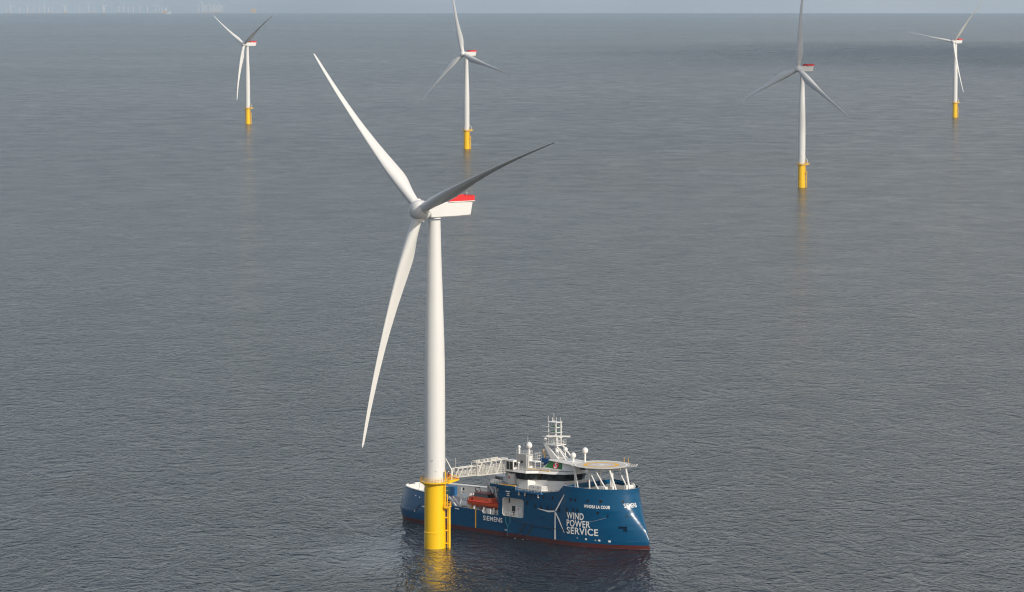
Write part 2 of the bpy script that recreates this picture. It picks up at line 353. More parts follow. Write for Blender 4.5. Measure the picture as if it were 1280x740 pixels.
PLAT_Z = 17.6
SHIPDIR = Vector((.686, .728, 0)).normalized()
def build_turbine(loc, yaw, az, label, sag=True, feather=0.0):
    t = empty('wind_turbine', loc); tag(t, label, 'wind turbine', 'wind turbines standing in the sea')
    # transition piece with flange rings
    MB().lathe([(2.86, -4), (2.86, 4.0), (2.95, 4.05), (2.95, 4.25), (2.78, 4.35), (2.74, 16.9), (2.95, 17.0), (2.95, 17.3), (2.70, 17.35)], 64).obj('transition_piece', 'yellow', t)
    # tower
    tp = MB().lathe([(2.70, 17.352), (2.71, 26), (2.71, 40), (2.66, 48), (2.52, 55), (2.30, 62), (2.02, 70), (1.76, 78), (1.58, 86.2)], 64).obj('tower', 'tower', t)
    for a_, z_, w_ in ((-14, 23.2, .34), (6, 20.4, .26), (-20, 23.0, .2)):
        T = Matrix.Rotation(R(a_), 4, 'Z'); MB().box((-w_/2, -2.745, z_), (w_/2, -2.70, z_+w_), T=T).obj('service_plate', 'grey', tp, smooth=False)
    d = MB(); d.box((-.45, -2.76, 18.0), (.45, -2.66, 20.2), T=Matrix.Rotation(R(62), 4, 'Z')); d.obj('tower_door', 'grey', tp, smooth=False)
    # work platform: a ring round the tower with a wide landing towards the boat side
    pl = MB(); n = 40; ro = 3.9
    e = SHIPDIR; sd_ = Vector((-e.y, e.x, 0))
    vs = []; fs = []
    for r_, z in ((2.78, PLAT_Z), (ro, PLAT_Z), (ro, PLAT_Z-.32), (2.78, PLAT_Z-.45)):
        for i in range(n): a = 2*math.pi*i/n; vs.append((r_*math.cos(a), r_*math.sin(a), z))
    for k in range(4):
        for i in range(n):
            j = (i+1) % n; k2 = (k+1) % 4; fs.append((k*n+i, k2*n+i, k2*n+j, k*n+j))
    pl.add(vs, fs)
    def quad_box(a0, a1, w0, w1, z0, z1, z2=None):
        z2 = z0 if z2 is None else z2
        c = [e*a0+sd_*w0, e*a1+sd_*w0, e*a1+sd_*w1, e*a0+sd_*w1]
        zt = [z1, z1, z1, z1]; zb = [z0, z2, z2, z0]
        pl.add([Vector((p.x, p.y, z)) for p, z in zip(c, zb)]+[Vector((p.x, p.y, z)) for p, z in zip(c, zt)], [(3,2,1,0),(4,5,6,7),(0,1,5,4),(1,2,6,5),(2,3,7,6),(3,0,4,7)])
    quad_box(2.9, 7.0, -2.1, 2.1, PLAT_Z-.9, PLAT_Z+.02, PLAT_Z-.25)
    for a in range(6):                                # gusset brackets under the ring
        an = 2*math.pi*a/8+.3; T = Matrix.Rotation(an, 4, 'Z')
        pl.add([T @ Vector(p) for p in ((2.75, -.08, PLAT_Z-.46), (3.5, -.08, PLAT_Z-.46), (2.75, -.08, PLAT_Z-1.15), (2.75, .08, PLAT_Z-.46), (3.5, .08, PLAT_Z-.46), (2.75, .08, PLAT_Z-1.15))], [(0,1,2),(5,4,3),(0,3,4,1),(1,4,5,2),(2,5,3,0)])
    pl.obj('platform', 'yellow', t)
    rl = MB()
    pts = []
    a0 = math.atan2(e.y, e.x)
    for i in range(25):
        a = a0+R(36)+(2*math.pi-R(72))*i/24; pts.append((3.8*math.cos(a), 3.8*math.sin(a), PLAT_Z))
    rl.rail(pts, 1.1, 1.6, .045)
    for sgn in (-1, 1):
        rl.rail([e*3.4+sd_*2.0*sgn+Vector((0, 0, PLAT_Z)), e*6.9+sd_*2.0*sgn+Vector((0, 0, PLAT_Z))], 1.1, 1.3, .045)
    rl.rail([e*6.9+sd_*2.0+Vector((0, 0, PLAT_Z)), e*6.9+sd_*.9+Vector((0, 0, PLAT_Z))], 1.1, 1.2, .045)
    rl.obj('railing', 'yellowrail', t)
    # davit crane standing on the landing
    dv = MB(); b0 = e*4.6-sd_*1.7
    p0 = Vector((b0.x, b0.y, PLAT_Z)); p1 = p0+Vector((0, 0, 2.6)); p2 = p1+Vector((-1.6, -.4, 3.2))
    dv.tube(p0, p1, .22, 10); dv.tube(p1, p2, .15, 8, .10); dv.tube(p2, p2+Vector((0, 0, -1.1)), .03, 5)
    dv.tube(p1-Vector((.2, 0, -.1)), p1+Vector((.55, .1, .55)), .16, 8); dv.obj('davit', 'white', t)
    # boat landing on the right-hand side, with ladder and rest platform
    bl = MB(); ang = R(-10); u = Vector((math.cos(ang), math.sin(ang), 0)); v = Vector((-math.sin(ang), math.cos(ang), 0))
    for sgn in (-1, 1):
        c = u*3.85+v*.55*sgn; bl.tube(c+Vector((0, 0, -3)), c+Vector((0, 0, 10.6)), .20, 10)
        for z in (1.2, 4.6, 8.0, 10.4): bl.tube(u*2.7+v*.55*sgn+Vector((0, 0, z)), c+Vector((0, 0, z)), .14, 8)
    bl.obj('boat_landing', 'yellowrail', t)
    ld = MB()
    for sgn in (-1, 1): ld.tube(u*3.3+v*.28*sgn+Vector((0, 0, -2)), u*3.3+v*.28*sgn+Vector((0, 0, 14.2)), .06, 6)
    for i in range(48): z = -1.6+i*.33; ld.tube(u*3.3+v*.28+Vector((0, 0, z)), u*3.3-v*.28+Vector((0, 0, z)), .03, 5)
    for sgn in (-1, 1): ld.tube(u*3.05+v*(.3*sgn-1.3)+Vector((0, 0, 10.9)), u*3.05+v*(.3*sgn-1.3)+Vector((0, 0, PLAT_Z+3.0)), .07, 6)
    for i in range(29): z = 11.0+i*.33; ld.tube(u*3.05-v*1.0+Vector((0, 0, z)), u*3.05-v*1.6+Vector((0, 0, z)), .035, 5)
    for i in range(8):
        z = 12.0+i*1.1; pts = [u*(3.05+.75*math.sin(q))-v*(1.3+.42*math.cos(q))+Vector((0, 0, z)) for q in [math.pi*k/6 for k in range(7)]]; ld.path(pts, .03, 4)
    ld.obj('ladder', 'yellowrail', t)
    rp_ = MB(); c = u*3.7-v*.2; rp_.box((2.75, -1.9, 10.7), (4.2, 1.1, 10.95), T=Matrix.Rotation(ang, 4, 'Z'))
    q = [Vector((2.9, -1.85, 10.95)), Vector((4.15, -1.85, 10.95)), Vector((4.15, 1.05, 10.95)), Vector((2.9, 1.05, 10.95))]
    T = Matrix.Rotation(ang, 4, 'Z'); rp_.rail([T @ p for p in q], 1.1, 1.0, .05); rp_.obj('rest_platform', 'yellowrail', t)
    # nacelle: long tapering box with the helihoist deck and its red fence on the roof
    nc = MB()
    prof = [(2.5, -1.95, 1.75), (1.6, -2.05, 1.9), (-6, -2.0, 1.9), (-11.0, -1.85, 1.85)]   # x, z bottom, z top
    ring = []
    for x, zb, zt in prof:
        hw = 2.1 if x > -8 else 1.95
        ring.append([(x, -hw, zb+.25), (x, -hw+.3, zb), (x, hw-.3, zb), (x, hw, zb+.25), (x, hw, zt-.25), (x, hw-.3, zt), (x, -hw+.3, zt), (x, -hw, zt-.25)])
    ring[-1] = [(x+(.65 if z < 0 else 0), y, z) for x, y, z in ring[-1]]
    vs = [p for r_ in ring for p in r_]; fs = []
    for k in range(3):
        for i in range(8): j = (i+1) % 8; fs.append((k*8+j, k*8+i, (k+1)*8+i, (k+1)*8+j))
    fs += [tuple(range(8)), tuple(range(24, 32))[::-1]]
    nc.add(vs, fs); nc.lathe([(1.75, -2.4), (1.75, -1.9)], 40)
    nac = nc.obj('nacelle', 'tower', t, ang=25); nac.matrix_local = nacelle_matrix(yaw)
    hh = MB(); hh.box((-11.5, -2.3, 1.86), (-3.2, 2.3, 2.06)); hh.obj('helihoist_deck', 'white', nac)
    fe = MB()
    for (a, b) in (((-11.45, -2.25), (-3.25, -2.25)), ((-11.45, 2.25), (-3.25, 2.25)), ((-11.45, -2.25), (-11.45, 2.25)), ((-3.25, -2.25), (-3.25, 2.25))):
        k = max(2, round(math.dist(a, b)/1.15))
        for i in range(k):
            p = Vector(a).lerp(Vector(b), i/k); q = Vector(a).lerp(Vector(b), (i+1)/k); dd = (q-p).normalized(); nn = Vector((-dd.y, dd.x))
            p = p+dd*.03; q = q-dd*.03
            vs = [(p.x-nn.x*.04, p.y-nn.y*.04), (q.x-nn.x*.04, q.y-nn.y*.04), (q.x+nn.x*.04, q.y+nn.y*.04), (p.x+nn.x*.04, p.y+nn.y*.04)]
            fe.prism(vs, 2.063, 3.42)
            fe.tube((p.x, p.y, 2.063), (p.x, p.y, 3.55), .05, 5)
    fe.obj('fence', 'red', nac, smooth=False)
    wv = MB(); wv.tube((-10.6, 0, 2.07), (-10.6, 0, 4.4), .05); wv.tube((-10.6, -.6, 4.0), (-10.6, .6, 4.0), .04); wv.obj('wind_vane', 'white', nac)
    # hub and blades
    hb_ = MB().lathe([(1.7, -2.3), (2.05, -2.2), (2.4, -1.5), (2.55, -.5), (2.55, .5), (2.45, 1.25), (2.25, 1.85), (1.9, 2.3), (1.4, 2.6), (.8, 2.78), (.02, 2.84)], 48)
    for k in range(3):
        a = az+k*2*math.pi/3; dv_ = Vector((math.sin(a), 0, 0))
        # collar round each blade root, in hub axes (x = side, z = axis)
        ax, side, up, hub = rot_frame(yaw); s_ = up*math.cos(a)+side*math.sin(a)
        loc_ = hub_matrix(yaw).to_3x3().inverted() @ s_
        hb_.tube(loc_*1.2, loc_*2.75, 1.52, 32); hb_.tube(loc_*2.75, loc_*2.85, 1.40, 32)
    ho = hb_.obj('hub', 'tower', t); ho.matrix_local = hub_matrix(yaw)
    for k in range(3):
        m, s_, c_, a_ = blade_matrix(yaw, az+k*2*math.pi/3)
        sg = m.to_3x3().inverted() @ Vector((0, 0, -1)) if sag else None
        o = bpy.data.objects.new('blade', blade_mesh(sg, feather)); COL.objects.link(o); o.parent = t; o.matrix_local = m
    return t

main = build_turbine((-20.23, 895.125, 0), R(52.3), R(70.74-120), 'largest white turbine, nearest the camera, standing beside the blue ship', True, 0)
def copy_turbine(src, loc, yaw, az, label, pitch, flip_mesh=None):
    t = src.copy(); COL.objects.link(t); t.location = loc; t['label'] = label
    bl = 0
    for ch in list(src.children):
        c = ch.copy(); COL.objects.link(c); c.parent = t
        nm = ch.name.split('.')[0]
        if nm == 'nacelle': c.matrix_local = nacelle_matrix(yaw)
        elif nm == 'hub':
            c.matrix_local = hub_matrix(yaw)@Matrix.Rotation(-(az-R(70.74-120))*-1, 4, 'Z') if False else hub_matrix(yaw)@Matrix.Rotation(-(az-R(70.74-120)), 4, 'Z')
        elif nm == 'blade':
            c.data = far_blade[pitch]; c.matrix_local = blade_matrix(yaw, az+bl*2*math.pi/3)[0]; bl += 1
        for g in ch.children:
            d = g.copy(); COL.objects.link(d); d.parent = c
    return t
far_blade = {0: blade_mesh(None, 0, 1.15), 80: blade_mesh(None, 76, 1.3)}
copy_turbine(main, (-295.9, 3855.1, drop(3866**2)), R(48.9), R(59.8), 'small white turbine at the upper left, one blade hanging straight down', 0)
copy_turbine(main, (-42.6, 3224.5, drop(3224**2)), R(43.7), R(-14.6), 'white turbine standing behind the nearest one, its top blade cut off by the photo edge', 80)
copy_turbine(main, (217.45, 2581.4, drop(2590**2)), R(43.75), R(2.75), 'second largest turbine, right of centre, two blades spread down like an inverted V', 80)
copy_turbine(main, (521.9, 4057.0, drop(4090**2)), R(41.0), R(40.1), 'small white turbine farthest right, one blade held out level to the left', 0)

# ------------------------------------------------------------------ the service ship (local: x forward, y to port, z up from the waterline)
SHIP_O = (4.05, 921.637, 0.0); HEAD = R(-43.3)
ship = empty('service_ship', SHIP_O, HEAD)
tag(ship, 'blue and white offshore service ship lying beside the nearest turbine', 'ship')
B = 9.6
def xf(z): return interp([(-3, 43.6), (0, 44.0), (2, 43.85), (5, 42.7), (7.5, 41.2), (9.5, 40.0), (11.5, 39.2), (14.2, 38.6), (16, 38.4), (18, 38.4)], z)
def xa(z): return interp([(-3, -43.0), (0, -44.4), (3, -45.6), (5.5, -45.3), (8.5, -44.2), (18, -41)], z)
def hb(x, z):
    k = min(1, max(0, z/10.0))
    xs = 19+1*k; f_ = xf(z); t = min(1, max(0, (x-xs)/(f_-xs)))
    if t > 0: return B*max(0, 1-t**2.05)**(1.0-.5*k)
    k = min(1, max(0, (z-3)/5.5)); xs = -26+8*k; a = xa(z); t = min(1, max(0, (xs-x)/(xs-a)))
    if t > 0: return B*max(0, 1-t**(3-1.7*k))**(.5-.14*k)
    return B
def side(x, z, off=.05, sg=-1):       # a point just off the starboard shell
    y = hb(x, z); d = .05
    nx = -(hb(x+d, z)-hb(x-d, z))/(2*d); nz_ = -(hb(x, z+d)-hb(x, z-d))/(2*d)
    n = Vector((nx, 1, nz_)).normalized()
    return Vector((x+n.x*off, sg*(y+n.y*off), z+n.z*off))

def hull():
    zs = [-2.5+i*.5 for i in range(42)]
    nu = 150; us = [.5-.5*math.cos(math.pi*i/(nu-1)) for i in range(nu)]
    vs = []; fs = []
    for z in zs:
        a, f_ = xa(z), xf(z)
        ring = [(a+(f_-a)*u, -hb(a+(f_-a)*u, z), z) for u in us]
        ring[0] = (a, 0, z); ring[-1] = (f_, 0, z)
        ring += [(x, -y, z) for x, y, z in ring[-2:0:-1]]
        vs += ring
    n = 2*nu-2
    for k in range(len(zs)-1):
        for i in range(n): j = (i+1) % n; fs.append((k*n+i, k*n+j, (k+1)*n+j, (k+1)*n+i))
    fs.append(tuple(range(n))[::-1]); fs.append(tuple(range((len(zs)-1)*n, len(zs)*n)))
    h = MB().add(vs, fs).obj('hull', ['hull', 'deck', 'white', 'dark'], ship, smooth=False)
    cutters = []
    def cutter(mb):
        o = mb.obj('cutter', 'hull', ship, smooth=False)
        bm = bmesh.new(); bm.from_mesh(o.data); bmesh.ops.recalc_face_normals(bm, faces=bm.faces); bm.to_mesh(o.data); bm.free()
        md = h.modifiers.new('cut', 'BOOLEAN'); md.operation = 'DIFFERENCE'; md.solver = 'EXACT'; md.object = o; cutters.append(o)
    prof = [(-60, 8.75), (-44, 8.75), (-30, 8.55), (-21.5, 8.45), (-18.4, 6.25), (-7.6, 6.05), (-7.2, 5.35), (-1.65, 5.3), (-1.5, 13.0), (5, 13.05), (15.5, 13.3), (20.3, 14.0), (22.1, 15.75), (30, 15.55), (60, 15.45), (60, 25), (-60, 25)]
    m = len(prof)
    cutter(MB().add([(x, -14, z) for x, z in prof]+[(x, 14, z) for x, z in prof], [(i, (i+1) % m, (i+1) % m+m, i+m) for i in range(m)]+[tuple(range(m))[::-1], tuple(range(m, 2*m))]))
    xsA = [-43.6+.9*i for i in range(47)]; xsA = [x for x in xsA if x < -1.9]+[-1.82]
    out_ = [(x, -max(.3, hb(x, 8.2)-.32)) for x in xsA]; out_ += [(x, -y) for x, y in out_[::-1]]
    cutter(MB().prism(out_, 6.02, 26))
    xsB = [22.6+.8*i for i in range(19)]+[37.6, 38.0]
    out_ = [(x, -max(.3, hb(x, 15.2)-.3)) for x in xsB]; out_ += [(x, -y) for x, y in out_[::-1]]
    cutter(MB().prism(out_, 14.45, 26))
    # side bay with rounded corners
    cx0, cx1, cz0, cz1, rr = -.05, 7.75, 5.55, 10.55, .7
    pts = []
    for (cx, cz, a0) in ((cx1-rr, cz0+rr, -90), (cx1-rr, cz1-rr, 0), (cx0+rr, cz1-rr, 90), (cx0+rr, cz0+rr, 180)):
        for i in range(5): a = R(a0+i*22.5); pts.append((cx+rr*math.cos(a), cz+rr*math.sin(a)))
    m = len(pts)
    cutter(MB().add([(x, -13, z) for x, z in pts]+[(x, -7.2, z) for x, z in pts], [(i, (i+1) % m, (i+1) % m+m, i+m) for i in range(m)]+[tuple(range(m))[::-1], tuple(range(m, 2*m))]))
    # anchor pocket on the starboard bow
    c = side(38.35, 5.2, 0)
    T = Matrix.Translation(c)@Matrix.Rotation(R(38), 4, 'Z')
    cutter(MB().box((-1.15, -3, -.65), (1.15, 1.0, .75), T=T))
    dg = bpy.context.evaluated_depsgraph_get(); dg.update()
    me = bpy.data.meshes.new_from_object(h.evaluated_get(dg))
    h.modifiers.clear(); h.data = me; me.name = 'hull'
    for o in cutters: bpy.data.objects.remove(o)
    while len(me.materials) < 4: me.materials.append(M['white'])
    me.materials[0] = M['hull']; me.materials[1] = M['deck']; me.materials[2] = M['white']; me.materials[3] = M['dark']
    for p in me.polygons:
        c = p.center; n = p.normal; k = 0
        inside = abs(c.y) < hb(c.x, c.z)-.22
        if n.z > .9 and c.z > 4.8 and not (-.1 < c.x < 7.8 and c.z < 12): k = 1
        elif c.x < -1.2 and c.z > 5.2 and inside: k = 2
        elif -.2 < c.x < 7.9 and 5.3 < c.z < 10.8 and inside: k = 2
        p.material_index = k
    me.polygons.foreach_set('use_smooth', [True]*len(me.polygons)); me.set_sharp_from_angle(angle=R(28))
    return h
HULL = hull()

def obj_on_side(name, mb2d, mt, parent, off=.05):
    """mb2d: list of (verts (x,z), faces) laid on the starboard shell"""
    vs, fs = mb2d
    return MB().add([side(x, z, off) for x, z in vs], fs).obj(name, mt, parent, smooth=False)
def strip(pts, wd, seg=.6):            # a painted stroke of given widths along a polyline in (x, z)
    vs = []; fs = []; P = []
    for i, ((a, b), (c, d)) in enumerate(zip(pts, pts[1:])):
        k = max(1, int(math.dist((a, b), (c, d))/seg))
        w0, w1 = wd[i], wd[i+1]
        for j in range(k+(1 if i == len(pts)-2 else 0)):
            t = j/k; P.append((a+(c-a)*t, b+(d-b)*t, w0+(w1-w0)*t, (c-a, d-b)))
    for x, z, w_, (dx, dz) in P:
        l_ = math.hypot(dx, dz); nx, nz2 = -dz/l_*w_/2, dx/l_*w_/2
        vs += [(x+nx, z+nz2), (x-nx, z-nz2)]
    for i in range(len(P)-1): fs.append((2*i, 2*i+1, 2*i+3, 2*i+2))
    return vs, fs
def text_mesh(body, size, bold=.0, spacing=1.0, width=None):
    c = bpy.data.curves.new('lettering', 'FONT'); c.body = body; c.size = size; c.offset = bold*size; c.space_character = spacing; c.resolution_u = 3
    o = bpy.data.objects.new('lettering', c); COL.objects.link(o)
    dg = bpy.context.evaluated_depsgraph_get(); dg.update()
    me = bpy.data.meshes.new_from_object(o.evaluated_get(dg)); bpy.data.objects.remove(o); bpy.data.curves.remove(c)
    vs = [(v.co.x, v.co.y) for v in me.vertices]; fs = [tuple(p.vertices) for p in me.polygons]
    x0 = min(v[0] for v in vs); x1 = max(v[0] for v in vs); k = (width/(x1-x0)) if width else 1
    vs = [((x-x0)*k, y) for x, y in vs]
    bpy.data.meshes.remove(me)
    return vs, fs
def letter(body, x, z, size, width, bold=.018, slope=0.0, parent=None, mt='mark', name='lettering'):
    vs, fs = text_mesh(body, size, bold, 1.07, width)
    return obj_on_side(name, ([(x+a, z+b+slope*a) for a, b in vs], fs), mt, parent or HULL, .06)

CAP = 1/.70       # font size per capital height
letter('WIND', 23.2, 7.15, 1.75*CAP, 5.3)
letter('POWER', 23.2, 5.15, 1.75*CAP, 7.1)
letter('SERVICE', 23.2, 3.2, 1.75*CAP, 9.2)
letter('SIEMENS', -7.2, 3.55, 1.25*CAP, 7.2)
letter('WINDEA LA COUR', 28.6, 10.5, .78*CAP, 6.8, .035)
def x_at(y, z):                        # station where the starboard shell is |y| off the centre line
    a, b = 24.0, xf(z)
    for _ in range(40):
        m = (a+b)/2
        if hb(m, z) > y: a = m
        else: b = m
    return (a+b)/2
def letter_bow(body, y0, y1, z, size, bold):
    vs, fs = text_mesh(body, size, bold, 1.0, y0-y1)
    MB().add([side(x_at(y0-a, z+b), z+b, .07) for a, b in vs], fs).obj('lettering', 'mark', HULL, smooth=False)
letter_bow('SIEMENS', 3.5, .02, 10.8, 1.1*CAP, .010)
# painted turbine emblem
for pts, wd in ((((19.2, 1.1), (19.2, 8.4)), (.62, .34)), (((19.3, 8.7), (20.6, 10.6), (22.4, 13.4)), (.36, .46, .13)), (((19.0, 8.6), (16.8, 8.35), (12.9, 8.7)), (.36, .46, .13)), (((19.4, 8.3), (20.5, 6.6), (22.4, 3.2)), (.36, .46, .13))):
    obj_on_side('turbine_emblem', strip(pts, wd), 'mark', HULL, .055)
# yellow boarding strip, fender pipes, rubbing line
obj_on_side('boarding_mark', strip(((-10.0, 1.1), (-10.0, 6.0)), (.42, .42)), 'yellowrail', HULL)

def rect(x, z, w_, h_): return [(x-w_/2, z-h_/2), (x+w_/2, z-h_/2), (x+w_/2, z+h_/2), (x-w_/2, z+h_/2)], [(0, 1, 2, 3)]
for x, z, w_, h_ in [(12.8, 12.0, .5, 1.0), (15.0, 12.1, .5, 1.0), (18.2, 12.1, .5, 1.0), (21.5, 12.3, .45, .7), (24.6, 12.3, .55, .75), (26.0, 12.3, .55, .75), (29.6, 12.3, .55, .75), (33.0, 12.4, .7, .75),
                     (9.0, 9.8, .4, 1.3), (12.1, 9.3, .45, 1.3), (14.2, 9.2, .45, 1.3), (16.5, 9.1, .45, 1.3), (18.0, 9.1, .4, 1.2), (20.6, 9.1, .4, 1.2), (23.2, 9.4, .45, 1.3), (25.4, 9.4, .45, 1.3), (26.6, 9.6, .5, .8),
                     (32.4, 9.3, .6, .6), (34.9, 8.6, .35, .6), (37.7, 12.4, .35, .6), (38.9, 8.6, .35, .5), (14.4, 6.6, .35, .5), (6.0, 11.9, .4, 1.0), (8.6, 11.9, .4, 1.0), (10.6, 11.9, .4, 1.0), (2.7, 11.7, .45, 1.3)]:
    obj_on_side('window', rect(x, z, w_, h_), 'glass', HULL, .045)
for x, z, w_, h_ in [(26.5, 2.2, .35, .2), (29.0, 2.1, .5, .5), (31.6, 2.0, .35, .2), (32.6, 2.0, .6, .45), (35.2, 1.9, .6, .5), (1.3, 1.7, .9, .3), (-33.6, 3.2, .3, .5), (-34.6, 7.2, .5, .3), (-32.6, 7.0, .5, .3), (-30, 4.8, 1.3, .35), (-17, 5.6, 1.6, .3), (2.0, 12.2, 1.6, .3), (2.1, 11.6, .9, .25), (2.1, 11.1, 1.1, .25)]:
    obj_on_side('hull_mark', rect(x, z, w_, h_), 'mark', HULL, .05)
for pts in (((8.5, 4.2), (6.2, 1.0)), ((11.2, 3.9), (9.0, .9))):
    MB().path([side(pts[0][0]+(pts[1][0]-pts[0][0])*i/4, pts[0][1]+(pts[1][1]-pts[0][1])*i/4, .12) for i in range(5)], .14, 8).obj('fender_pipe', 'dark', HULL)
MB().path([side(x, interp([(-.3, 5.6), (2.7, 5.4), (7, 4.5), (11, 4.05), (15, 3.9), (20, 4.0), (24, 4.1)], x), .06) for x in [-.3+i*.9 for i in range(28)]], .06, 6).obj('rubbing_strake', 'dark', HULL)
MB().path([side(x, interp([(29, 6.7), (31, 7.0), (33, 7.6), (34.9, 8.3)], x), .05) for x in [29+i*.6 for i in range(10)]], .04, 5).obj('mooring_line', 'grey', HULL)
for x in (1.2, 2.8):
    MB().path([side(x, 5.5, .12), side(x+.1, 4.0, .1), side(1.95, 2.6, .1), side(1.98, .2, .1)], .05, 6).obj('hose', 'teal', HULL)
MB().path([side(-33.3, 3.2, .05), side(-31.9, 5.0, .05)], .12, 6).obj('fender_pipe', 'dark', HULL)

# stern bulwark frames and rail capping
for i in range(0, 60, 2):
    x = -43.4+i*.62
    if x > -21.6: continue
    for sg in ((-1, 1) if x < -38.5 else (-1,)):
        y = sg*max(.3, hb(x, 8.2)-.34); MB().add([(x-.06, y, 6.03), (x+.06, y, 6.03), (x+.06, y, 8.45), (x-.06, y, 8.45), (x-.06, y-sg*.75, 6.03), (x+.06, y-sg*.75, 6.03), (x+.06, y-sg*.25, 8.45), (x-.06, y-sg*.25, 8.45)], [(0,1,2,3),(7,6,5,4),(0,4,5,1),(1,5,6,2),(2,6,7,3),(3,7,4,0)]).obj('bulwark_frame', 'white', HULL, smooth=False)
for sg in (-1, 1):
    MB().path([(x, sg*(hb(x, 8.5)-.16), interp([(-44, 8.8), (-30, 8.6), (-21.5, 8.5)], x)) for x in [-44.1, -43.8, -43.4, -42.8, -42]+[-41+i*1.5 for i in range(14)]], .17, 6).obj('bulwark_capping', 'white', HULL)
# ribs on the inside of the bow bulwark
for i in range(24):
    x = 24+i*.58
    for sg in (-1, 1):
        y = sg*max(.3, hb(x, 15.2)-.32); MB().box((x-.06, min(y, y-sg*.35), 14.46), (x+.06, max(y, y-sg*.35), 15.3)).obj('bow_bulwark_frame', 'hull', HULL, smooth=False)
# high port bulwark of the work deck with white capping and storm openings
pb = MB(); wx_ = [-38.5+1.0*i for i in range(37)]
ins = [(x, hb(x, 8.2)-.72) for x in wx_]; outs = [(x, hb(x, 8.2)-.36) for x in wx_]
pb.prism(ins+outs[::-1], 6.03, 8.75); pbo = pb.obj('port_bulwark', 'lightgrey', ship, ang=20)
MB().path([(x, y+.15, 8.85) for x, y in ins], .28, 8).obj('capping', 'white', pbo)
for x, z, hh_ in ((-31.0, 7.7, .9), (-26.5, 7.5, .6), (-24.0, 7.4, .6), (-31.0, 6.7, .6), (-26.5, 6.6, .3), (-18, 7.4, .8), (-14, 7.4, .8)):
    y = hb(x, 8.2)-.72; MB().box((x-.25, y-.10, z-hh_/2), (x+.25, y-.03, z+hh_/2)).obj('opening', 'dark', pbo)
# ---- deckhouse steps
def house(name, poly, z0, z1, mt='white', parent=None, poly2=None, ang=20):
    return MB().prism(poly, z0, z1, poly2=poly2).obj(name, mt, parent or ship, ang=ang)
def mirror(p): return p+[(x, -y) for x, y in p[::-1] if abs(y) > 1e-4]
aft = house('aft_deckhouse', [(-9.5, -4.6), (-1.84, -4.6), (-1.84, 7.5), (-9.5, 7.5)], 6.03, 15.2)
MB().box((-7.4, -4.68, 14.2), (-4.6, -4.603, 14.9)).obj('window', 'glass', aft)
for x in (-9.0, -6.0): MB().box((x-.25, -4.68, 10.2), (x+.25, -4.603, 11.8)).obj('window', 'glass', aft)
MB().box((-4.6, -4.68, 6.4), (-3.7, -4.603, 8.6)).obj('door', 'dark', aft)
# round blue emblem on the deckhouse wall
em = MB()
def arc(mb, cx, cz, r0, r1, a0, a1, y, n=28, mi=0):
    vs = []; 
    for i in range(n+1):
        a = R(a0+(a1-a0)*i/n); vs += [(cx+r0*math.cos(a), y, cz+r0*math.sin(a)), (cx+r1*math.cos(a), y, cz+r1*math.sin(a))]
    mb.add(vs, [(2*i, 2*i+1, 2*i+3, 2*i+2) for i in range(n)], mi)
arc(em, -6.4, 11.2, 1.25, 1.6, 50, 310, -4.62); arc(em, -6.4, 11.2, .55, .9, 30, 330, -4.62); em.box((-6.2, -4.63, 11.1), (-5.4, -4.61, 11.35)); em.obj('round_emblem', 'hull', aft, smooth=False)
MB().rail([(-9.4, -4.5, 15.2), (-4.6, -4.5, 15.2)], 1.1, 1.2).rail([(-9.4, -4.5, 15.2), (-9.4, 7, 15.2)], 1.1, 1.4).obj('railing', 'white', aft)
# overhanging starboard gallery aft of the bridge
gl = MB().prism([(-4.6, -9.75), (5.2, -9.75), (5.2, -4.7), (-4.6, -4.7)], 13.06, 13.75).obj('gallery', 'hull', ship, smooth=False)
MB().prism([(-4.55, -9.7), (5.15, -9.7), (5.15, -4.75), (-4.55, -4.75)], 13.753, 13.80).obj('gallery_floor', 'deck', gl, smooth=False)
MB().rail([(-4.5, -4.8, 13.8), (-4.5, -9.6, 13.8), (-.6, -9.6, 13.8)], 1.15, 1.0).obj('railing', 'white', gl)
MB().box((-1.2, -9.5, 13.81), (4.4, -9.1, 14.0)).obj('walkway_strip', 'ring', gl, smooth=False)
# lower starboard balcony
bl_ = MB().prism([(5.22, -10.3), (14.8, -10.3), (14.8, -9.4), (5.22, -9.4)], 12.62, 12.98).obj('balcony', 'crane', ship, smooth=False)
MB().rail([(5.4, -10.2, 12.98), (14.7, -10.2, 12.98)], 1.1, 1.1).obj('railing', 'white', bl_)
for x in (6.2, 8.4, 13.2): MB().box((x-.12, -10.0, 11.6), (x+.12, -9.62, 12.6)).obj('bracket', 'white', bl_)
# accommodation front under the bridge
H1 = mirror([(1.0, -5.5), (5.4, -8.9), (8.6, -8.9), (9.4, -6.8), (14.5, -6.6), (18.0, -4.6), (19.2, 0)])
acc = house('accommodation', H1, 13.3, 15.9)
H2 = mirror([(-1.5, -5.2), (3.6, -5.4), (5.0, -9.3), (8.2, -9.3), (10.2, -7.0), (13.5, -6.2), (17.2, -4.0), (18.6, -1.4)])
H2b = mirror([(-1.5, -5.2), (3.4, -5.6), (4.6, -9.6), (8.6, -9.6), (10.8, -7.3), (14.0, -6.5), (17.8, -4.2), (19.2, -1.5)])
br = house('bridge', H2, 15.903, 17.75, 'glass', poly2=H2b)
for (a, b), (a2, b2), (c, d), (c2, d2) in zip(H2, H2b, H2[1:]+H2[:1], H2b[1:]+H2b[:1]):
    k = max(1, round(math.dist((a, b), (c, d))/1.8))
    for i in range(k):
        p = Vector((a, b)).lerp(Vector((c, d)), i/k); q = Vector((a2, b2)).lerp(Vector((c2, d2)), i/k)
        MB().tube((p.x, p.y, 15.9), (q.x, q.y, 17.76), .07, 5).obj('window_mullion', 'dark', br)
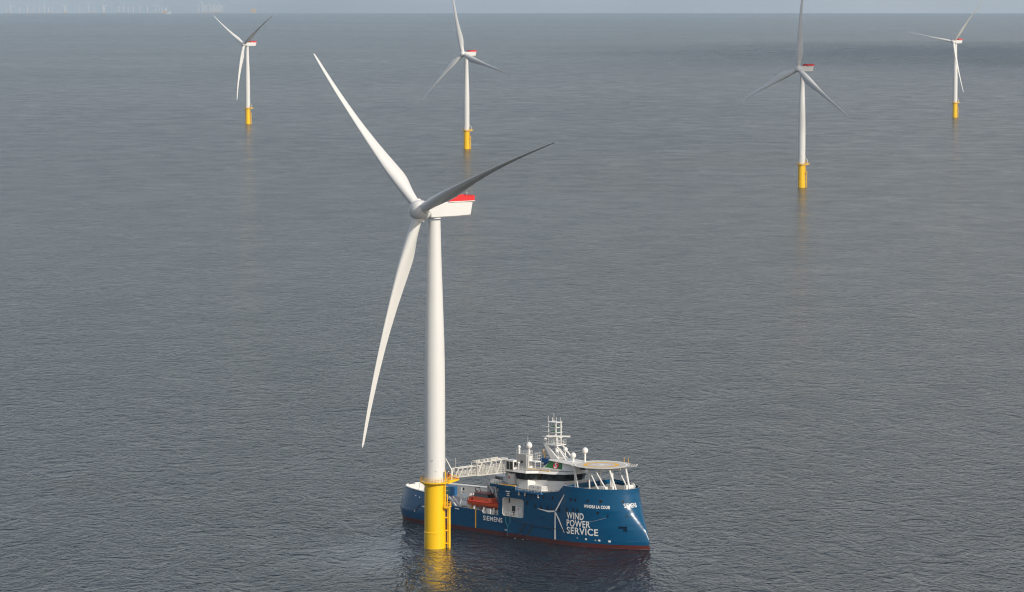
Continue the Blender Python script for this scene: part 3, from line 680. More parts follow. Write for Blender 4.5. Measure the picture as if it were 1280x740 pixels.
H3 = mirror([(-2.2, -5.6), (2.9, -6.0), (4.1, -10.0), (8.9, -10.0), (11.3, -7.6), (14.4, -6.9), (18.3, -4.5), (19.8, -1.6)])
H3b = mirror([(-2.0, -5.4), (3.1, -5.8), (4.3, -9.8), (8.8, -9.8), (11.1, -7.4), (14.2, -6.7), (18.0, -4.4), (19.5, -1.6)])
rf = house('bridge_roof', H3, 17.753, 18.35, 'white', poly2=H3b)
MB().prism([(x*.97+.2, y*.95) for x, y in H3b], 18.353, 18.39).obj('roof_walkway', 'deck', rf, smooth=False)
MB().box((6.0, -6.6, 18.40), (14.2, -6.1, 18.55), T=None).obj('walkway_strip', 'ring', rf, smooth=False)
rr_ = MB().rail([(4.5, -9.4, 18.39), (8.6, -9.4, 18.39), (10.9, -7.2, 18.39), (14.2, -6.4, 18.39)], 1.0, 1.3, .03); rr_.obj('railing', 'white', rf)
MB().prism([(9.2, -8.8), (13.5, -8.8), (14.5, -7.4), (14.5, -6.7), (9.45, -6.7)], 13.303, 14.6).obj('locker', 'white', acc)
for x in (10.6, 12.2): MB().box((x-.15, -8.84, 13.9), (x+.15, -8.803, 14.2)).obj('vent', 'dark', acc)
MB().rail([(9.6, -9.2, 13.3), (20.5, -9.2, 13.9)], 1.0, 1.2).obj('railing', 'white', acc)
MB().box((20.0, 2.2, 14.6), (20.35, 2.55, 15.7)).obj('hydrant_cabinet', 'red', acc)

# ---- block with railings on the bridge roof, small radomes
bk = MB().box((1.4, -5.9, 18.4), (5.2, -3.2, 22.0)).obj('roof_house', 'grey', ship)
MB().box((5.202, -5.75, 18.4), (5.9, -4.2, 21.6)).obj('stair_trunk', 'white', bk)
MB().tube((3.7, -5.93, 20.0), (3.7, -6.15, 20.0), .38, 16).obj('vent_cowl', 'dark', bk)
MB().rail([(1.5, -3.3, 22.0), (1.5, -5.8, 22.0), (5.1, -5.8, 22.0), (5.1, -3.3, 22.0), (1.5, -3.3, 22.0)], 1.0, .9, .03).rail([(5.9, -3.2, 20.4), (8.2, -3.2, 20.4), (8.2, -5.6, 20.4), (6, -5.6, 20.4)], 2.2, .7, .035).obj('railing', 'white', bk)
MB().box((5.9, -5.6, 20.2), (8.2, -3.2, 20.4)).tube((8.1, -3.3, 18.4), (8.1, -3.3, 20.2), .08).tube((8.1, -5.5, 18.4), (8.1, -5.5, 20.2), .08).obj('landing', 'white', bk)
def radome(p, r, h, ped=.14):
    b = MB(); b.tube(p, (p[0], p[1], p[2]+h), ped, 8); b.sphere((p[0], p[1], p[2]+h+r*.8), r, 18, sz=1.1); return b.obj('radome', 'white', ship)
radome((2.2, -5.4, 22.0), .42, 1.5, .28); radome((4.9, -4.4, 22.0), .85, 1.7, .2)
MB().tube((5.0, -8.6, 18.4), (5.0, -8.6, 19.9), .14, 8).sphere((5.0, -8.6, 20.1), .32, 12).obj('roof_light', 'white', ship)
for p, h in (((2.6, -4, 22), 2.6), ((4.2, -3.6, 22), 3.6), ((5.0, -5.0, 24.5), 2.6), ((1.6, -5.6, 22.6), .8)): MB().tube(p, (p[0], p[1], p[2]+h), .035, 5).obj('whip_antenna', 'white', ship)
# mast foundation with green side panels
fnd = [(8.2, -2.8), (15.6, -2.8), (19.5, -1.6), (19.5, 1.6), (15.6, 2.8), (8.2, 2.8)]
fnd2 = [(10.6, -1.9), (14.6, -1.9), (17.0, -1.2), (17.0, 1.2), (14.6, 1.9), (10.6, 1.9)]
mf = MB().prism(fnd, 18.4, 20.6, poly2=fnd2).obj('mast_foundation', 'white', ship, ang=15)
def on_plane(p0, p1, p2, p3, s, t): return Vector(p0).lerp(Vector(p1), s).lerp(Vector(p3).lerp(Vector(p2), s), t)
A = [(8.2, -2.8, 18.4), (15.6, -2.8, 18.4), (14.6, -1.9, 20.6), (10.6, -1.9, 20.6)]
nrm = (Vector(A[1])-Vector(A[0])).cross(Vector(A[3])-Vector(A[0])).normalized()
gp = [on_plane(*A, s, t)+nrm*.03 for s, t in ((.06, .12), (.98, .12), (1.02, .93), (-.02, .93))]
gpo = MB().add(gp, [(0, 1, 2, 3)]).obj('green_panel', 'green', mf, smooth=False)
dc = on_plane(*A, .60, .5)+nrm*.09; ux = (Vector(A[1])-Vector(A[0])).normalized(); uy = nrm.cross(ux)
def disc(r, off, n=28): return [dc+nrm*off+ux*r*math.cos(2*math.pi*i/n)+uy*r*math.sin(2*math.pi*i/n) for i in range(n)]
MB().add(disc(.98, 0), [tuple(range(28))]).obj('red_disc', 'red', gpo, smooth=False)
tv, tf = text_mesh('S', 1.5*CAP, .03, 1, .95)
MB().add([dc+nrm*.05+ux*(a-.48)+uy*(b-.75) for a, b in tv], tf).obj('lettering', 'mark', gpo, smooth=False)
# white sloping cowl over the foundation towards the helideck
MB().add([(9.8, -2.2, 20.62), (21.5, -3.4, 20.25), (21.5, 3.4, 20.25), (9.8, 2.2, 20.62), (10.4, -1.6, 21.3), (21.5, -2.8, 20.75), (21.5, 2.8, 20.75), (10.4, 1.6, 21.3)], [(3,2,1,0),(4,5,6,7),(0,1,5,4),(1,2,6,5),(2,3,7,6),(3,0,4,7)]).obj('cowl', 'white', mf)
# ---- mast
ms = MB()
for sg in (-1, 1):
    ms.add([(8.0, sg*1.5, 24.6), (9.0, sg*1.5, 24.6), (13.2, sg*1.5, 21.2), (10.4, sg*1.5, 21.2), (8.0, sg*1.9, 24.6), (9.0, sg*1.9, 24.6), (13.2, sg*1.9, 21.2), (10.4, sg*1.9, 21.2)], [(0,1,2,3),(7,6,5,4),(0,4,5,1),(1,5,6,2),(2,6,7,3),(3,7,4,0)])
ms.tube((11.2, 0, 21.2), (10.6, 0, 24.8), .5, 10)
ms.tube((15.6, -1.4, 21.1), (11.6, -1.2, 24.8), .22, 8).tube((15.6, 1.4, 21.1), (11.6, 1.2, 24.8), .22, 8)
mst = ms.obj('mast', 'white', ship)
MB().prism([(7.9, -1.9), (12.6, -1.9), (12.6, 1.9), (7.9, 1.9)], 24.62, 24.85).obj('platform', 'white', mst)
MB().rail([(7.9, -1.9, 24.85), (12.6, -1.9, 24.85), (12.6, 1.9, 24.85), (7.9, 1.9, 24.85), (7.9, -1.9, 24.85)], 1.2, .9, .035).obj('railing', 'white', mst)
lt = MB()
for x in (8.9, 11.5):
    for y in (-1.0, 1.0): lt.tube((x, y, 24.85), (x, y, 31.0), .17, 8)
for z in (26.6, 28.0, 29.4, 30.7):
    lt.box((8.5, -1.2, z), (11.9, 1.2, z+.14))
lt.obj('lattice_tower', 'white', mst)
for z in (26.74, 28.14, 29.54): MB().box((8.75, -1.0, z), (11.6, 1.0, z+.04)).obj('grating', 'green', mst, smooth=False)
MB().tube((6.6, -1.1, 28.1), (8.8, -1.1, 28.1), .09).tube((6.6, -1.1, 29.5), (8.8, -1.1, 29.5), .09).tube((6.6, -1.1, 26.7), (8.8, -1.1, 26.7), .09).obj('yard_arm', 'white', mst)
rs = MB(); rs.tube((12.0, -1.2, 25.0), (12.0, -1.2, 27.0), .22, 8); rs.box((-3.2, -.18, -.2), (3.2, .18, .2), T=Matrix.Translation((12.4, -1.0, 27.2))@Matrix.Rotation(R(36), 4, 'Z')); rs.obj('radar_scanner', 'white', mst)
for x, y, h in ((8.7, -1, 1.6), (9.4, 0, 1.0), (10.6, -.8, 2.4), (11.6, .8, 1.2), (11.8, -1.1, 1.5), (8.4, 1, .9)): MB().tube((x, y, 30.84), (x, y, 30.84+h), .05, 5).obj('whip_antenna', 'white', mst)
MB().sphere((8.2, -1.6, 26.1), .45, 12).obj('searchlight', 'white', mst)
radome((14.6, -.6, 21.3), .62, 2.0, .16); radome((17.6, -.8, 20.9), .75, 1.0, .3); radome((20.6, .6, 20.7), .8, 2.6, .24)
# blue knuckle crane aft of the mast, on the port side of the roof
cr = MB(); cr.tube((4.2, 3.0, 18.4), (4.2, 3.0, 19.4), .6, 14); cr.box((2.6, 2.2, 19.0), (6.2, 3.8, 20.2)); cr.box((5.6, 2.3, 18.6), (6.6, 3.7, 20.3)); cro = cr.obj('deck_crane', 'crane', ship)
MB().tube((4.0, 3, 20.2), (3.2, 3, 22.4), .25, 8).tube((6.0, 3, 20.2), (5.4, 3, 23.0), .32, 8).obj('crane_boom', 'rust', cro)

# ---- helideck
HC = Vector((27.4, -.6, 20.9))
def ngon(r, n, ph=0): return [(HC.x+r*math.cos(ph+2*math.pi*i/n), HC.y+r*math.sin(ph+2*math.pi*i/n)) for i in range(n)]
hd = MB().prism(ngon(6.9, 16, .196), 20.35, 20.9, poly2=ngon(7.35, 16, .196)).obj('helideck', 'helideck', ship, ang=20)
nt_ = MB(); o1 = ngon(7.35, 16, .196); o2 = ngon(8.1, 16, .196)
for i in range(16):
    j = (i+1) % 16
    nt_.add([(*o1[i], 20.78), (*o1[j], 20.78), (*o2[j], 20.98), (*o2[i], 20.98), (*o1[i], 20.70), (*o1[j], 20.70), (*o2[j], 20.90), (*o2[i], 20.90)], [(0,1,2,3),(7,6,5,4),(0,4,5,1),(1,5,6,2),(2,6,7,3),(3,7,4,0)])
nt_.obj('safety_net', 'galv', hd, smooth=False)
TA = Matrix.Translation((HC.x, HC.y, 0))@Matrix.Rotation(R(35), 4, 'Z'); ap = MB().box((7.3, -1.9, 20.86), (9.6, 1.9, 21.0), T=TA)
for q_ in (7.9, 8.5, 9.1): ap.box((q_-.12, -1.5, 21.002), (q_+.12, 1.5, 21.02), mi=1, T=TA)
ap.obj('access_platform', ['galv', 'dark'], hd, smooth=False)
rg = MB(); n = 64
def ann(r0, r1, z):
    vs = []
    for i in range(n): a = 2*math.pi*i/n; vs += [(HC.x+r0*math.cos(a), HC.y+r0*math.sin(a), z), (HC.x+r1*math.cos(a), HC.y+r1*math.sin(a), z)]
    return vs, [(2*i, 2*i+1, 2*((i+1) % n)+1, 2*((i+1) % n)) for i in range(n)]
MB().add(*ann(3.75, 4.8, 20.906)).obj('landing_ring', 'ring', hd, smooth=False)
T = Matrix.Translation((HC.x, HC.y, 0))@Matrix.Rotation(R(90), 4, 'Z')
MB().box((-1.3, -1.9, 20.902), (-.75, 1.9, 20.908), T=T).box((.75, -1.9, 20.902), (1.3, 1.9, 20.908), T=T).box((-.75, -.3, 20.902), (.75, .3, 20.908), T=T).obj('landing_mark', 'mark', hd, smooth=False)
MB().add(*ann(6.6, 7.1, 20.905)).obj('edge_line', 'mark', hd, smooth=False)
for p, q, r_ in (((24.0, -5.0, 14.45), (24.0, -5.0, 20.4), .28), ((26.5, -6.6, 14.45), (24.6, -5.6, 20.4), .2), ((28.3, -4.2, 14.45), (28.3, -4.2, 20.4), .26), ((33.0, -5.6, 14.45), (29.4, -5.4, 20.4), .24), ((35.6, -5.0, 14.45), (31.6, -5.4, 20.4), .24), ((33.2, -.5, 14.45), (33.2, -.5, 20.4), .42), ((36.4, -2.6, 14.45), (34.8, -3.2, 20.4), .34),
                 ((24.0, 5.0, 14.45), (24.0, 5.0, 20.4), .28), ((28.3, 4.2, 14.45), (28.3, 4.2, 20.4), .26), ((33.0, 5.6, 14.45), (29.4, 5.4, 20.4), .24), ((36.4, 2.6, 14.45), (34.8, 3.2, 20.4), .34)):
    d_ = Vector((-1.6, -.6, 0)); MB().tube(Vector(p)+d_*.8, Vector(q)+d_, r_*.78, 10).obj('support_leg', 'white', hd)
for a in range(8):
    an = a*math.pi/4; MB().tube((HC.x, HC.y, 20.2), (HC.x+6.8*math.cos(an), HC.y+6.8*math.sin(an), 20.25), .16, 6).obj('deck_beam', 'white', hd)
for x, y in ((28.8, 7.0), (30.6, 6.6)): MB().tube((x, y, 20.9), (x, y, 22.2), .06, 5).obj('light_post', 'ring', hd)
MB().box((26.8, -8.4, 20.35), (28.2, -7.9, 20.75)).obj('deck_light', 'dark', hd)
# forecastle gear
MB().box((31.0, -5.9, 14.46), (33.0, -4.3, 16.0)).obj('mooring_locker', 'white', ship)
wn = MB(); wn.lathe([(.5, -1), (.9, -.98), (.9, -.8), (.45, -.75), (.45, .75), (.9, .8), (.9, .98), (.5, 1)], 20, T=Matrix.Translation((34.2, 3.4, 15.3))@Matrix.Rotation(R(90), 4, 'X')); wn.box((33.4, 2.0, 14.46), (35.0, 4.8, 14.8)); wn.box((33.8, 1.2, 14.46), (34.7, 1.9, 15.9)); wn.obj('anchor_winch', 'white', ship)

# ---- inside the side bay
MB().box((1.5, -7.5, 5.56), (3.5, -7.205, 8.0)).obj('bay_doorway', 'dark', HULL)
MB().box((3.6, -8.4, 5.56), (6.2, -7.205, 8.3)).obj('bay_locker', 'white', HULL)
MB().tube((1.6, -8.6, 9.0), (1.6, -8.6, 10.5), .16, 6).obj('bay_hoist', 'dark', HULL)
MB().box((4.6, -8.46, 7.2), (4.8, -8.403, 7.9)).obj('extinguisher', 'red', HULL)
MB().rail([(.5, -9.35, 5.57), (7.2, -9.35, 5.57)], 1.3, .95, .06).obj('bay_railing', 'white', HULL)

# ---- gangway with pedestal, cabin and lattice boom
gw = MB(); gw.tube((-2.2, -4.9, 13.8), (-2.2, -4.9, 16.6), .95, 20); gw.tube((-2.2, -4.9, 16.6), (-2.2, -4.9, 17.0), 1.25, 20); gw.box((-3.3, -7.0, 16.7), (-1.1, -4.0, 17.1))
gwo = gw.obj('gangway', 'white', ship)
s0 = Vector((-2.3, -7.0, 16.7)); e0 = Vector((.75, -28.1, 17.75)); ax_ = (e0-s0).normalized(); sdv = ax_.cross(Vector((0, 0, 1))).normalized()
bm_ = MB()
def gframe(hw, h0, h1, z0):
    return lambda t, s, top: s0.lerp(e0, t)+sdv*hw*s+Vector((0, 0, z0+((h0+(h1-h0)*t) if top else 0)))
def lattice(mb, g, t0, t1, nb, rc):
    T_ = lambda i: t0+(t1-t0)*i/nb
    for s in (-1, 1):
        mb.tube(g(t0, s, 0), g(t1, s, 0), rc, 6); mb.tube(g(t0, s, 1), g(t1, s, 1), rc*1.15, 6)
        for i in range(nb+1): mb.tube(g(T_(i), s, 0), g(T_(i), s, 1), rc*.55, 6)
        for i in range(0, nb, 2):
            mb.tube(g(T_(i), s, 0), g(T_(i+1), s, 1), rc*.5, 5)
            if i+2 <= nb: mb.tube(g(T_(i+2)-.01, s, 0), g(T_(i+1), s, 1), rc*.85, 6)
        k = int(60*(t1-t0))                       # hand-rail mesh panels
        for i in range(k+1): a = g(t0+(t1-t0)*i/k, s, 0); bq = g(t0+(t1-t0)*i/k, s, 1); mb.tube(a, a.lerp(bq, .62), .035, 4)
        for f in (.16, .32, .47, .62): mb.tube(g(t0, s, 0).lerp(g(t0, s, 1), f), g(t1, s, 0).lerp(g(t1, s, 1), f), .04, 5)
    for i in range(nb+1): mb.tube(g(T_(i), -1, 1), g(T_(i), 1, 1), rc*.5, 6); mb.tube(g(T_(i), -1, 0), g(T_(i), 1, 0), rc*.5, 6)
    for i in range(nb): mb.tube(g(T_(i), -1, 1), g(T_(i+1), 1, 1), rc*.4, 5)
    fl = [g(t0, -1, 0), g(t1, -1, 0), g(t1, 1, 0), g(t0, 1, 0)]
    mb.add([p+Vector((0, 0, .05)) for p in fl]+[p+Vector((0, 0, .13)) for p in fl], [(3,2,1,0),(4,5,6,7),(0,1,5,4),(1,2,6,5),(2,3,7,6),(3,0,4,7)])
g_out = gframe(.95, 3.7, 3.2, 0); gpt = gframe(.7, 2.65, 2.35, .12); hw = .7
lattice(bm_, g_out, 0, .62, 6, .17); lattice(bm_, gpt, .45, 1, 6, .14)
tipp = e0+ax_*1.3
for s in (-1, 1): bm_.tube(gpt(1, s, 1), tipp+sdv*hw*s+Vector((0, 0, .2)), .12, 6); bm_.tube(gpt(1, s, 0), tipp+sdv*hw*s, .14, 6)
bm_.tube(gpt(.97, 1, 1), gpt(.97, 1, 1)+Vector((0, 0, 2.6)), .06, 5)
bm_.obj('boom', 'galv', gwo)
bx = MB(); T = Matrix.Translation(tipp-Vector((0, 0, .25)))@Matrix.Rotation(math.atan2(ax_.y, ax_.x), 4, 'Z'); bx.box((-.9, -1.0, -.3), (.25, 1.0, .12), T=T); bx.obj('bumper', 'red', gwo)
# telescoping machinery on the top chord
mc = MB()
for t_ in (.28, .36, .44, .55, .60): c = g_out(t_, 0, 1)+Vector((0, 0, .35)); mc.box((-.35, -.5, -.2), (.35, .5, .25), T=Matrix.Translation(c)@Matrix.Rotation(HEAD*0+math.atan2(ax_.y, ax_.x), 4, 'Z'))
mc.tube(g_out(.05, 1, 1)+Vector((0, 0, .4)), g_out(.6, 1, 1)+Vector((0, 0, .35)), .16, 6); mc.obj('boom_machinery', 'galv', gwo)
MB().box((-3.2, -7.0, 17.1), (-2.6, -6.3, 20.6)).box((-1.7, -7.0, 17.1), (-1.2, -6.3, 20.6)).box((-3.2, -7.05, 20.25), (-1.2, -6.25, 20.65)).obj('boom_portal', 'white', gwo)
cb = MB().box((-1.0, -7.2, 17.2), (1.7, -4.6, 20.3)).obj('operator_cabin', 'white', gwo)
MB().box((-.8, -7.24, 17.8), (.15, -7.203, 19.9)).obj('cabin_window', 'glass', cb)
MB().box((.35, -7.24, 17.8), (1.45, -7.203, 19.9)).obj('cabin_window', 'glass', cb)
MB().box((1.703, -6.9, 18.4), (1.74, -6.0, 19.8)).obj('cabin_window', 'glass', cb)
MB().box((-.6, -7.0, 13.81), (1.9, -5.0, 16.6)).obj('hydraulic_unit', 'white', gwo)
MB().box((-.2, -7.04, 15.2), (.2, -7.003, 15.9)).obj('hydraulic_door', 'red', gwo)

# ---- winches, davit and small gear on the low starboard deck
def drum(c, r, l, ang_=0, name='winch'):
    b = MB(); T = Matrix.Translation(c)@Matrix.Rotation(ang_, 4, 'Z')@Matrix.Rotation(R(90), 4, 'Y')
    b.lathe([(r*.5, -l/2), (r*1.15, -l/2+.02), (r*1.15, -l/2+.18), (r, -l/2+.2), (r, l/2-.2), (r*1.15, l/2-.18), (r*1.15, l/2-.02), (r*.5, l/2)], 24, T=T)
    return b.obj(name, 'white', ship)
drum((-15.6, -7.4, 8.6), 1.0, 2.6); drum((-15.4, -7.9, 6.95), .85, 2.8); drum((-12.6, -6.6, 7.1), .8, 1.6)
MB().box((-16.9, -8.4, 6.03), (-16.6, -6.4, 9.6)).box((-14.1, -8.4, 6.03), (-13.7, -6.4, 9.9)).box((-13.4, -8.4, 6.03), (-13.1, -6.4, 8.6)).tube((-18.0, -7.5, 6.03), (-17.4, -7.3, 11.6), .22, 8).tube((-18.3, -7.5, 10.0), (-16.6, -7.3, 10.2), .16, 8).tube((-20.8, -8.9, 8.6), (-18.0, -8.9, 6.2), .16, 8).tube((-20.0, -8.2, 8.6), (-17.2, -8.2, 6.2), .16, 8).obj('winch_frame', 'white', ship)
cradle = MB()
for x in (-11.0, -7.4, -3.8):
    cradle.box((x-.2, -9.3, 5.6 if x > -7.6 else 6.03), (x+.2, -5.4, 6.3)); cradle.add([(x-.2, -9.4, 6.3), (x+.2, -9.4, 6.3), (x+.2, -9.1, 7.0), (x-.2, -9.1, 7.0), (x-.2, -8.8, 6.3), (x+.2, -8.8, 6.3), (x+.2, -8.8, 7.0), (x-.2, -8.8, 7.0)], [(0,1,2,3),(7,6,5,4),(0,4,5,1),(1,5,6,2),(2,6,7,3),(3,7,4,0)])
cradle.obj('boat_cradle', 'white', ship)
jm = MB()
for i in range(12):
    x = -7+random.random()*5.0; y = -9.35+random.random()*1.2; z = 5.36; s_ = .25+random.random()*.35
    jm.box((x-s_, y-s_*.6, z), (x+s_, y+s_*.6, z+.5+random.random()*.9))
jm.obj('davit_machinery', 'white', ship)
dvt = MB(); dvt.tube((-10.3, -4.3, 6.03), (-10.3, -4.3, 13.0), .4, 10); dvt.tube((-10.3, -4.3, 13.0), (-6.2, -6.6, 10.6), .3, 8); dvt.tube((-7.6, -4.9, 13.4), (-4.6, -7.0, 9.6), .26, 8); dvt.obj('davit_arm', 'galv', ship)
MB().box((-13.0, -8.8, 6.03), (-11.6, -7.9, 6.35)).obj('deck_mat', 'ring', ship)

# ------------------------------------------------------------------ orange work boat in its cradle
S2W = Matrix.Translation(SHIP_O)@Matrix.Rotation(HEAD, 4, 'Z')
wb = empty('work_boat', S2W@Vector((-7.5, -7.5, 6.55)), HEAD); tag(wb, 'orange red work boat with dark cabin windows, stowed on the ship side deck', 'boat')
def boat_hull():
    b = MB(); n = 24; secs = []
    for i in range(n+1):
        t = i/n; x = -6.0+12.2*t
        w_ = 1.65*(1-max(0, (t-.55)/.45)**2.2)+.02; zk = .15+1.0*max(0, (t-.72)/.28)**2; zd = 1.75+.35*max(0, (t-.5)/.5)**1.5
        secs.append([(x, 0, zk-.15), (x, -w_*.75, zk+.45), (x, -w_, zk+.85 if zk+.85 < zd-.2 else zd-.2), (x, -w_*1.05, zd-.1), (x, -w_*1.0, zd), (x, w_*1.0, zd), (x, w_*1.05, zd-.1), (x, w_, zk+.85 if zk+.85 < zd-.2 else zd-.2), (x, w_*.75, zk+.45)])
    vs = [p for s_ in secs for p in s_]; m = 9; fs = []
    for k in range(n):
        for i in range(m): j = (i+1) % m; fs.append((k*m+j, k*m+i, (k+1)*m+i, (k+1)*m+j))
    fs += [tuple(range(m)), tuple(range(n*m, (n+1)*m))[::-1]]
    return b.add(vs, fs)
boat_hull().obj('boat_hull', 'orange', wb, ang=30)
fd = MB()
for sg in (-1, 1): fd.path([(-6.0+12.0*i/20, sg*1.05*(1.68*(1-max(0, (i/20-.55)/.45)**2.2)+.02), 1.62+.35*max(0, (i/20-.5)/.5)**1.5) for i in range(21)], .13, 6)
fd.obj('gunwale_fender', 'red', wb)
cbn = MB().prism([(-4.2, -1.45), (1.7, -1.45), (2.3, -.9), (2.3, .9), (1.7, 1.45), (-4.2, 1.45)], 1.752, 2.95, poly2=[(-4.0, -1.35), (1.5, -1.35), (2.0, -.8), (2.0, .8), (1.5, 1.35), (-4.0, 1.35)]).obj('boat_cabin', 'orange', wb)
MB().prism([(-4.0, -1.34), (1.5, -1.34), (2.0, -.8), (2.0, .8), (1.5, 1.34), (-4.0, 1.34)], 2.953, 3.85, poly2=[(-3.7, -1.2), (.9, -1.2), (1.3, -.7), (1.3, .7), (.9, 1.2), (-3.7, 1.2)]).obj('cabin_window', 'glass', wb)
MB().prism([(-3.9, -1.3), (1.2, -1.3), (1.7, -.8), (1.7, .8), (1.2, 1.3), (-3.9, 1.3)], 3.853, 4.02).obj('cabin_roof', 'boatroof', wb)
MB().box((-5.9, -1.2, 1.75), (-5.2, 1.2, 2.5)).obj('engine_box', 'orange', wb)
MB().tube((-3.6, .9, 4.02), (-3.9, .9, 5.2), .1).tube((-3.6, -.9, 4.02), (-3.9, -.9, 5.2), .1).tube((-3.9, -.9, 5.1), (-3.9, .9, 5.1), .08).obj('boat_mast', 'dark', wb)
# ------------------------------------------------------------------ blue container on the work deck
ct = empty('container', S2W@Vector((-35.0, 4.6, 6.03)), HEAD); tag(ct, 'blue container with teal glazed panels on the after deck behind the yellow foundation', 'container')
b = MB().box((-3.0, -1.22, .0), (3.0, 1.22, 2.6)); b.obj('shell', 'bluebox', ct, smooth=False)
for i in range(3): MB().box((-2.7+i*1.9, -1.26, .5), (-1.1+i*1.9, -1.223, 2.3)).obj('panel', 'teal', ct, smooth=False)
MB().box((3.003, -1.0, .2), (3.04, -.05, 2.4)).obj('door', 'bluebox', ct); MB().box((3.003, .05, .2), (3.04, 1.0, 2.4)).obj('door', 'bluebox', ct)

# ------------------------------------------------------------------ technicians on the turbine platform
def person(loc, rz, label, cloth, trousers, arm=0.3, bend=0.0):
    J = {'pel': (0, 0, .95), 'chest': (.0+bend*.25, 0, 1.32), 'neck': (bend*.4, 0, 1.50), 'head': (bend*.48, 0, 1.62), 'top': (bend*.5, 0, 1.76)}
    vs = []; es = []; rs_ = []; idx = {}
    def v(nm, p, r_): idx[nm] = len(vs); vs.append(p); rs_.append(r_)
    def e(a, b): es.append((idx[a], idx[b]))
    v('pel', J['pel'], (.16, .13)); v('chest', J['chest'], (.19, .14)); v('neck', J['neck'], (.06, .06)); v('head', J['head'], (.10, .11)); v('top', J['top'], (.07, .08))
    for a, b in (('pel', 'chest'), ('chest', 'neck'), ('neck', 'head'), ('head', 'top')): e(a, b)
    for s_, sg in (('l', 1), ('r', -1)):
        v('hip'+s_, (0, .10*sg, .90), (.10, .10)); v('knee'+s_, (.03+.04*sg, .12*sg, .50), (.07, .07)); v('ank'+s_, (-.02+.05*sg, .13*sg, .09), (.05, .05)); v('toe'+s_, (.16+.05*sg, .15*sg, .05), (.045, .04))
        for a, b in (('pel', 'hip'+s_), ('hip'+s_, 'knee'+s_), ('knee'+s_, 'ank'+s_), ('ank'+s_, 'toe'+s_)): e(a, b)
        v('sh'+s_, (J['chest'][0], .20*sg, 1.42), (.065, .065)); v('el'+s_, (J['chest'][0]+.05+arm*.2, .27*sg, 1.16), (.05, .05)); v('wr'+s_, (J['chest'][0]+.12+arm*.6, .24*sg, .98+arm*.35), (.035, .035)); v('ha'+s_, (J['chest'][0]+.17+arm*.7, .23*sg, .92+arm*.38), (.035, .02))
        for a, b in (('chest', 'sh'+s_), ('sh'+s_, 'el'+s_), ('el'+s_, 'wr'+s_), ('wr'+s_, 'ha'+s_)): e(a, b)
    me = bpy.data.meshes.new('person'); me.from_pydata(vs, es, []); o = bpy.data.objects.new('person', me); COL.objects.link(o)
    md = o.modifiers.new('skin', 'SKIN'); o.modifiers.new('sub', 'SUBSURF').levels = 1
    for i, r_ in enumerate(rs_): me.skin_vertices[0].data[i].radius = r_
    me.skin_vertices[0].data[0].use_root = True
    dg = bpy.context.evaluated_depsgraph_get(); dg.update(); nm = bpy.data.meshes.new_from_object(o.evaluated_get(dg))
    o.modifiers.clear(); o.data = nm
    nm.materials.clear()
    for k in (cloth, trousers, 'skin', 'dark'): nm.materials.append(M[k])
    for p in nm.polygons:
        z = p.center.z; p.material_index = 2 if z > 1.50 or (abs(p.center.y) > .2 and p.center.x > J['chest'][0]+.13+arm*.6) else (3 if z < .12 else (1 if z < .93 and abs(p.center.y) < .2 else 0)); p.use_smooth = True
    o.location = loc; o.rotation_euler = (0, 0, rz); tag(o, label, 'person', 'technicians on the turbine platform')
    h = MB(); h.lathe([(.150, 0), (.155, .02), (.14, .08), (.10, .14), (.02, .17)], 16, c=(J['head'][0], 0, 1.66)); h.obj('helmet', 'helmet', o)
    return o
TB = Vector((-20.23, 895.125, PLAT_Z+.022)); e_ = SHIPDIR; s_ = Vector((-e_.y, e_.x, 0))
for a, b, rz, lab, cl_, tr_, arm, bend in ((4.3, -1.2, .5, 'person in an orange jacket and navy trousers, closest to the white tower', 'hivisorange', 'navy', .3, .2), (5.1, .3, 2.2, 'person in brown jacket and orange trousers, between orange jacket and davit', 'brownbag', 'hivisorange', .2, .1), (5.9, -.7, 3.4, 'person in a yellow hi-vis jacket beside the davit', 'hivis', 'navy', .4, .0), (6.5, 1.3, 4.0, 'person in dark jacket nearest the gangway tip', 'navy', 'dark', .2, .1)):
    p = TB+e_*a+s_*b; person(p, rz, lab, cl_, tr_, arm, bend)

# ------------------------------------------------------------------ far wind farm on the horizon
def distant_mesh(az):
    b = MB(); h = 90.0
    b.lathe([(4.6, 19), (3.2, h)], 8); b.box((-4, -6, h-2.2), (4, 6, h+2.2))
    for k in range(3):
        a = az+k*2*math.pi/3; c, s__ = math.cos(a), math.sin(a); P = lambda r_, o_: (r_*s__+o_*c, -6.5, h+r_*c-o_*s__)
        b.add([P(1, -1.6), P(1, 1.6), P(14, 2.2), P(60, .5), P(60, -.5), P(14, -1.8)]+[(x, y-1.2, z) for x, y, z in (P(1, -1.6), P(1, 1.6), P(14, 2.2), P(60, .5), P(60, -.5), P(14, -1.8))], [(0,1,2,3,4,5), (11,10,9,8,7,6)]+[(i, (i+1) % 6+0, (i+1) % 6+6, i+6) for i in range(6)])
    for k in range(3):
        a = 2*math.pi*k/3+.4; b.tube((9*math.cos(a), 9*math.sin(a), -6), (9*math.cos(a), 9*math.sin(a), 17), 1.5, 8, mi=1)
    b.prism([(8*math.cos(2*math.pi*k/6), 8*math.sin(2*math.pi*k/6)) for k in range(6)], 15, 20, mi=1)
    return b.mesh('distant_turbine', ['tower', 'rust'], smooth=False)
dms = [distant_mesh(a) for a in (.0, .35, .7, 1.05, 1.4, 1.75)]
FX = 4300.0
def far_pt(px_, D): x = (px_-640)/FX*D; return Vector((x, D, drop(x*x+D*D)))
xs_row = [9.5, 15.5, 26, 36.5, 43.2, 51, 57.5, 62.5, 67, 82.3, 84.5, 100.8, 112.5, 119.2, 131, 132.6, 150, 155.8, 161.8, 168.3, 176.5, 185.5, 196, 200.3, 204.2]
near_ = {15.5, 82.3, 131}
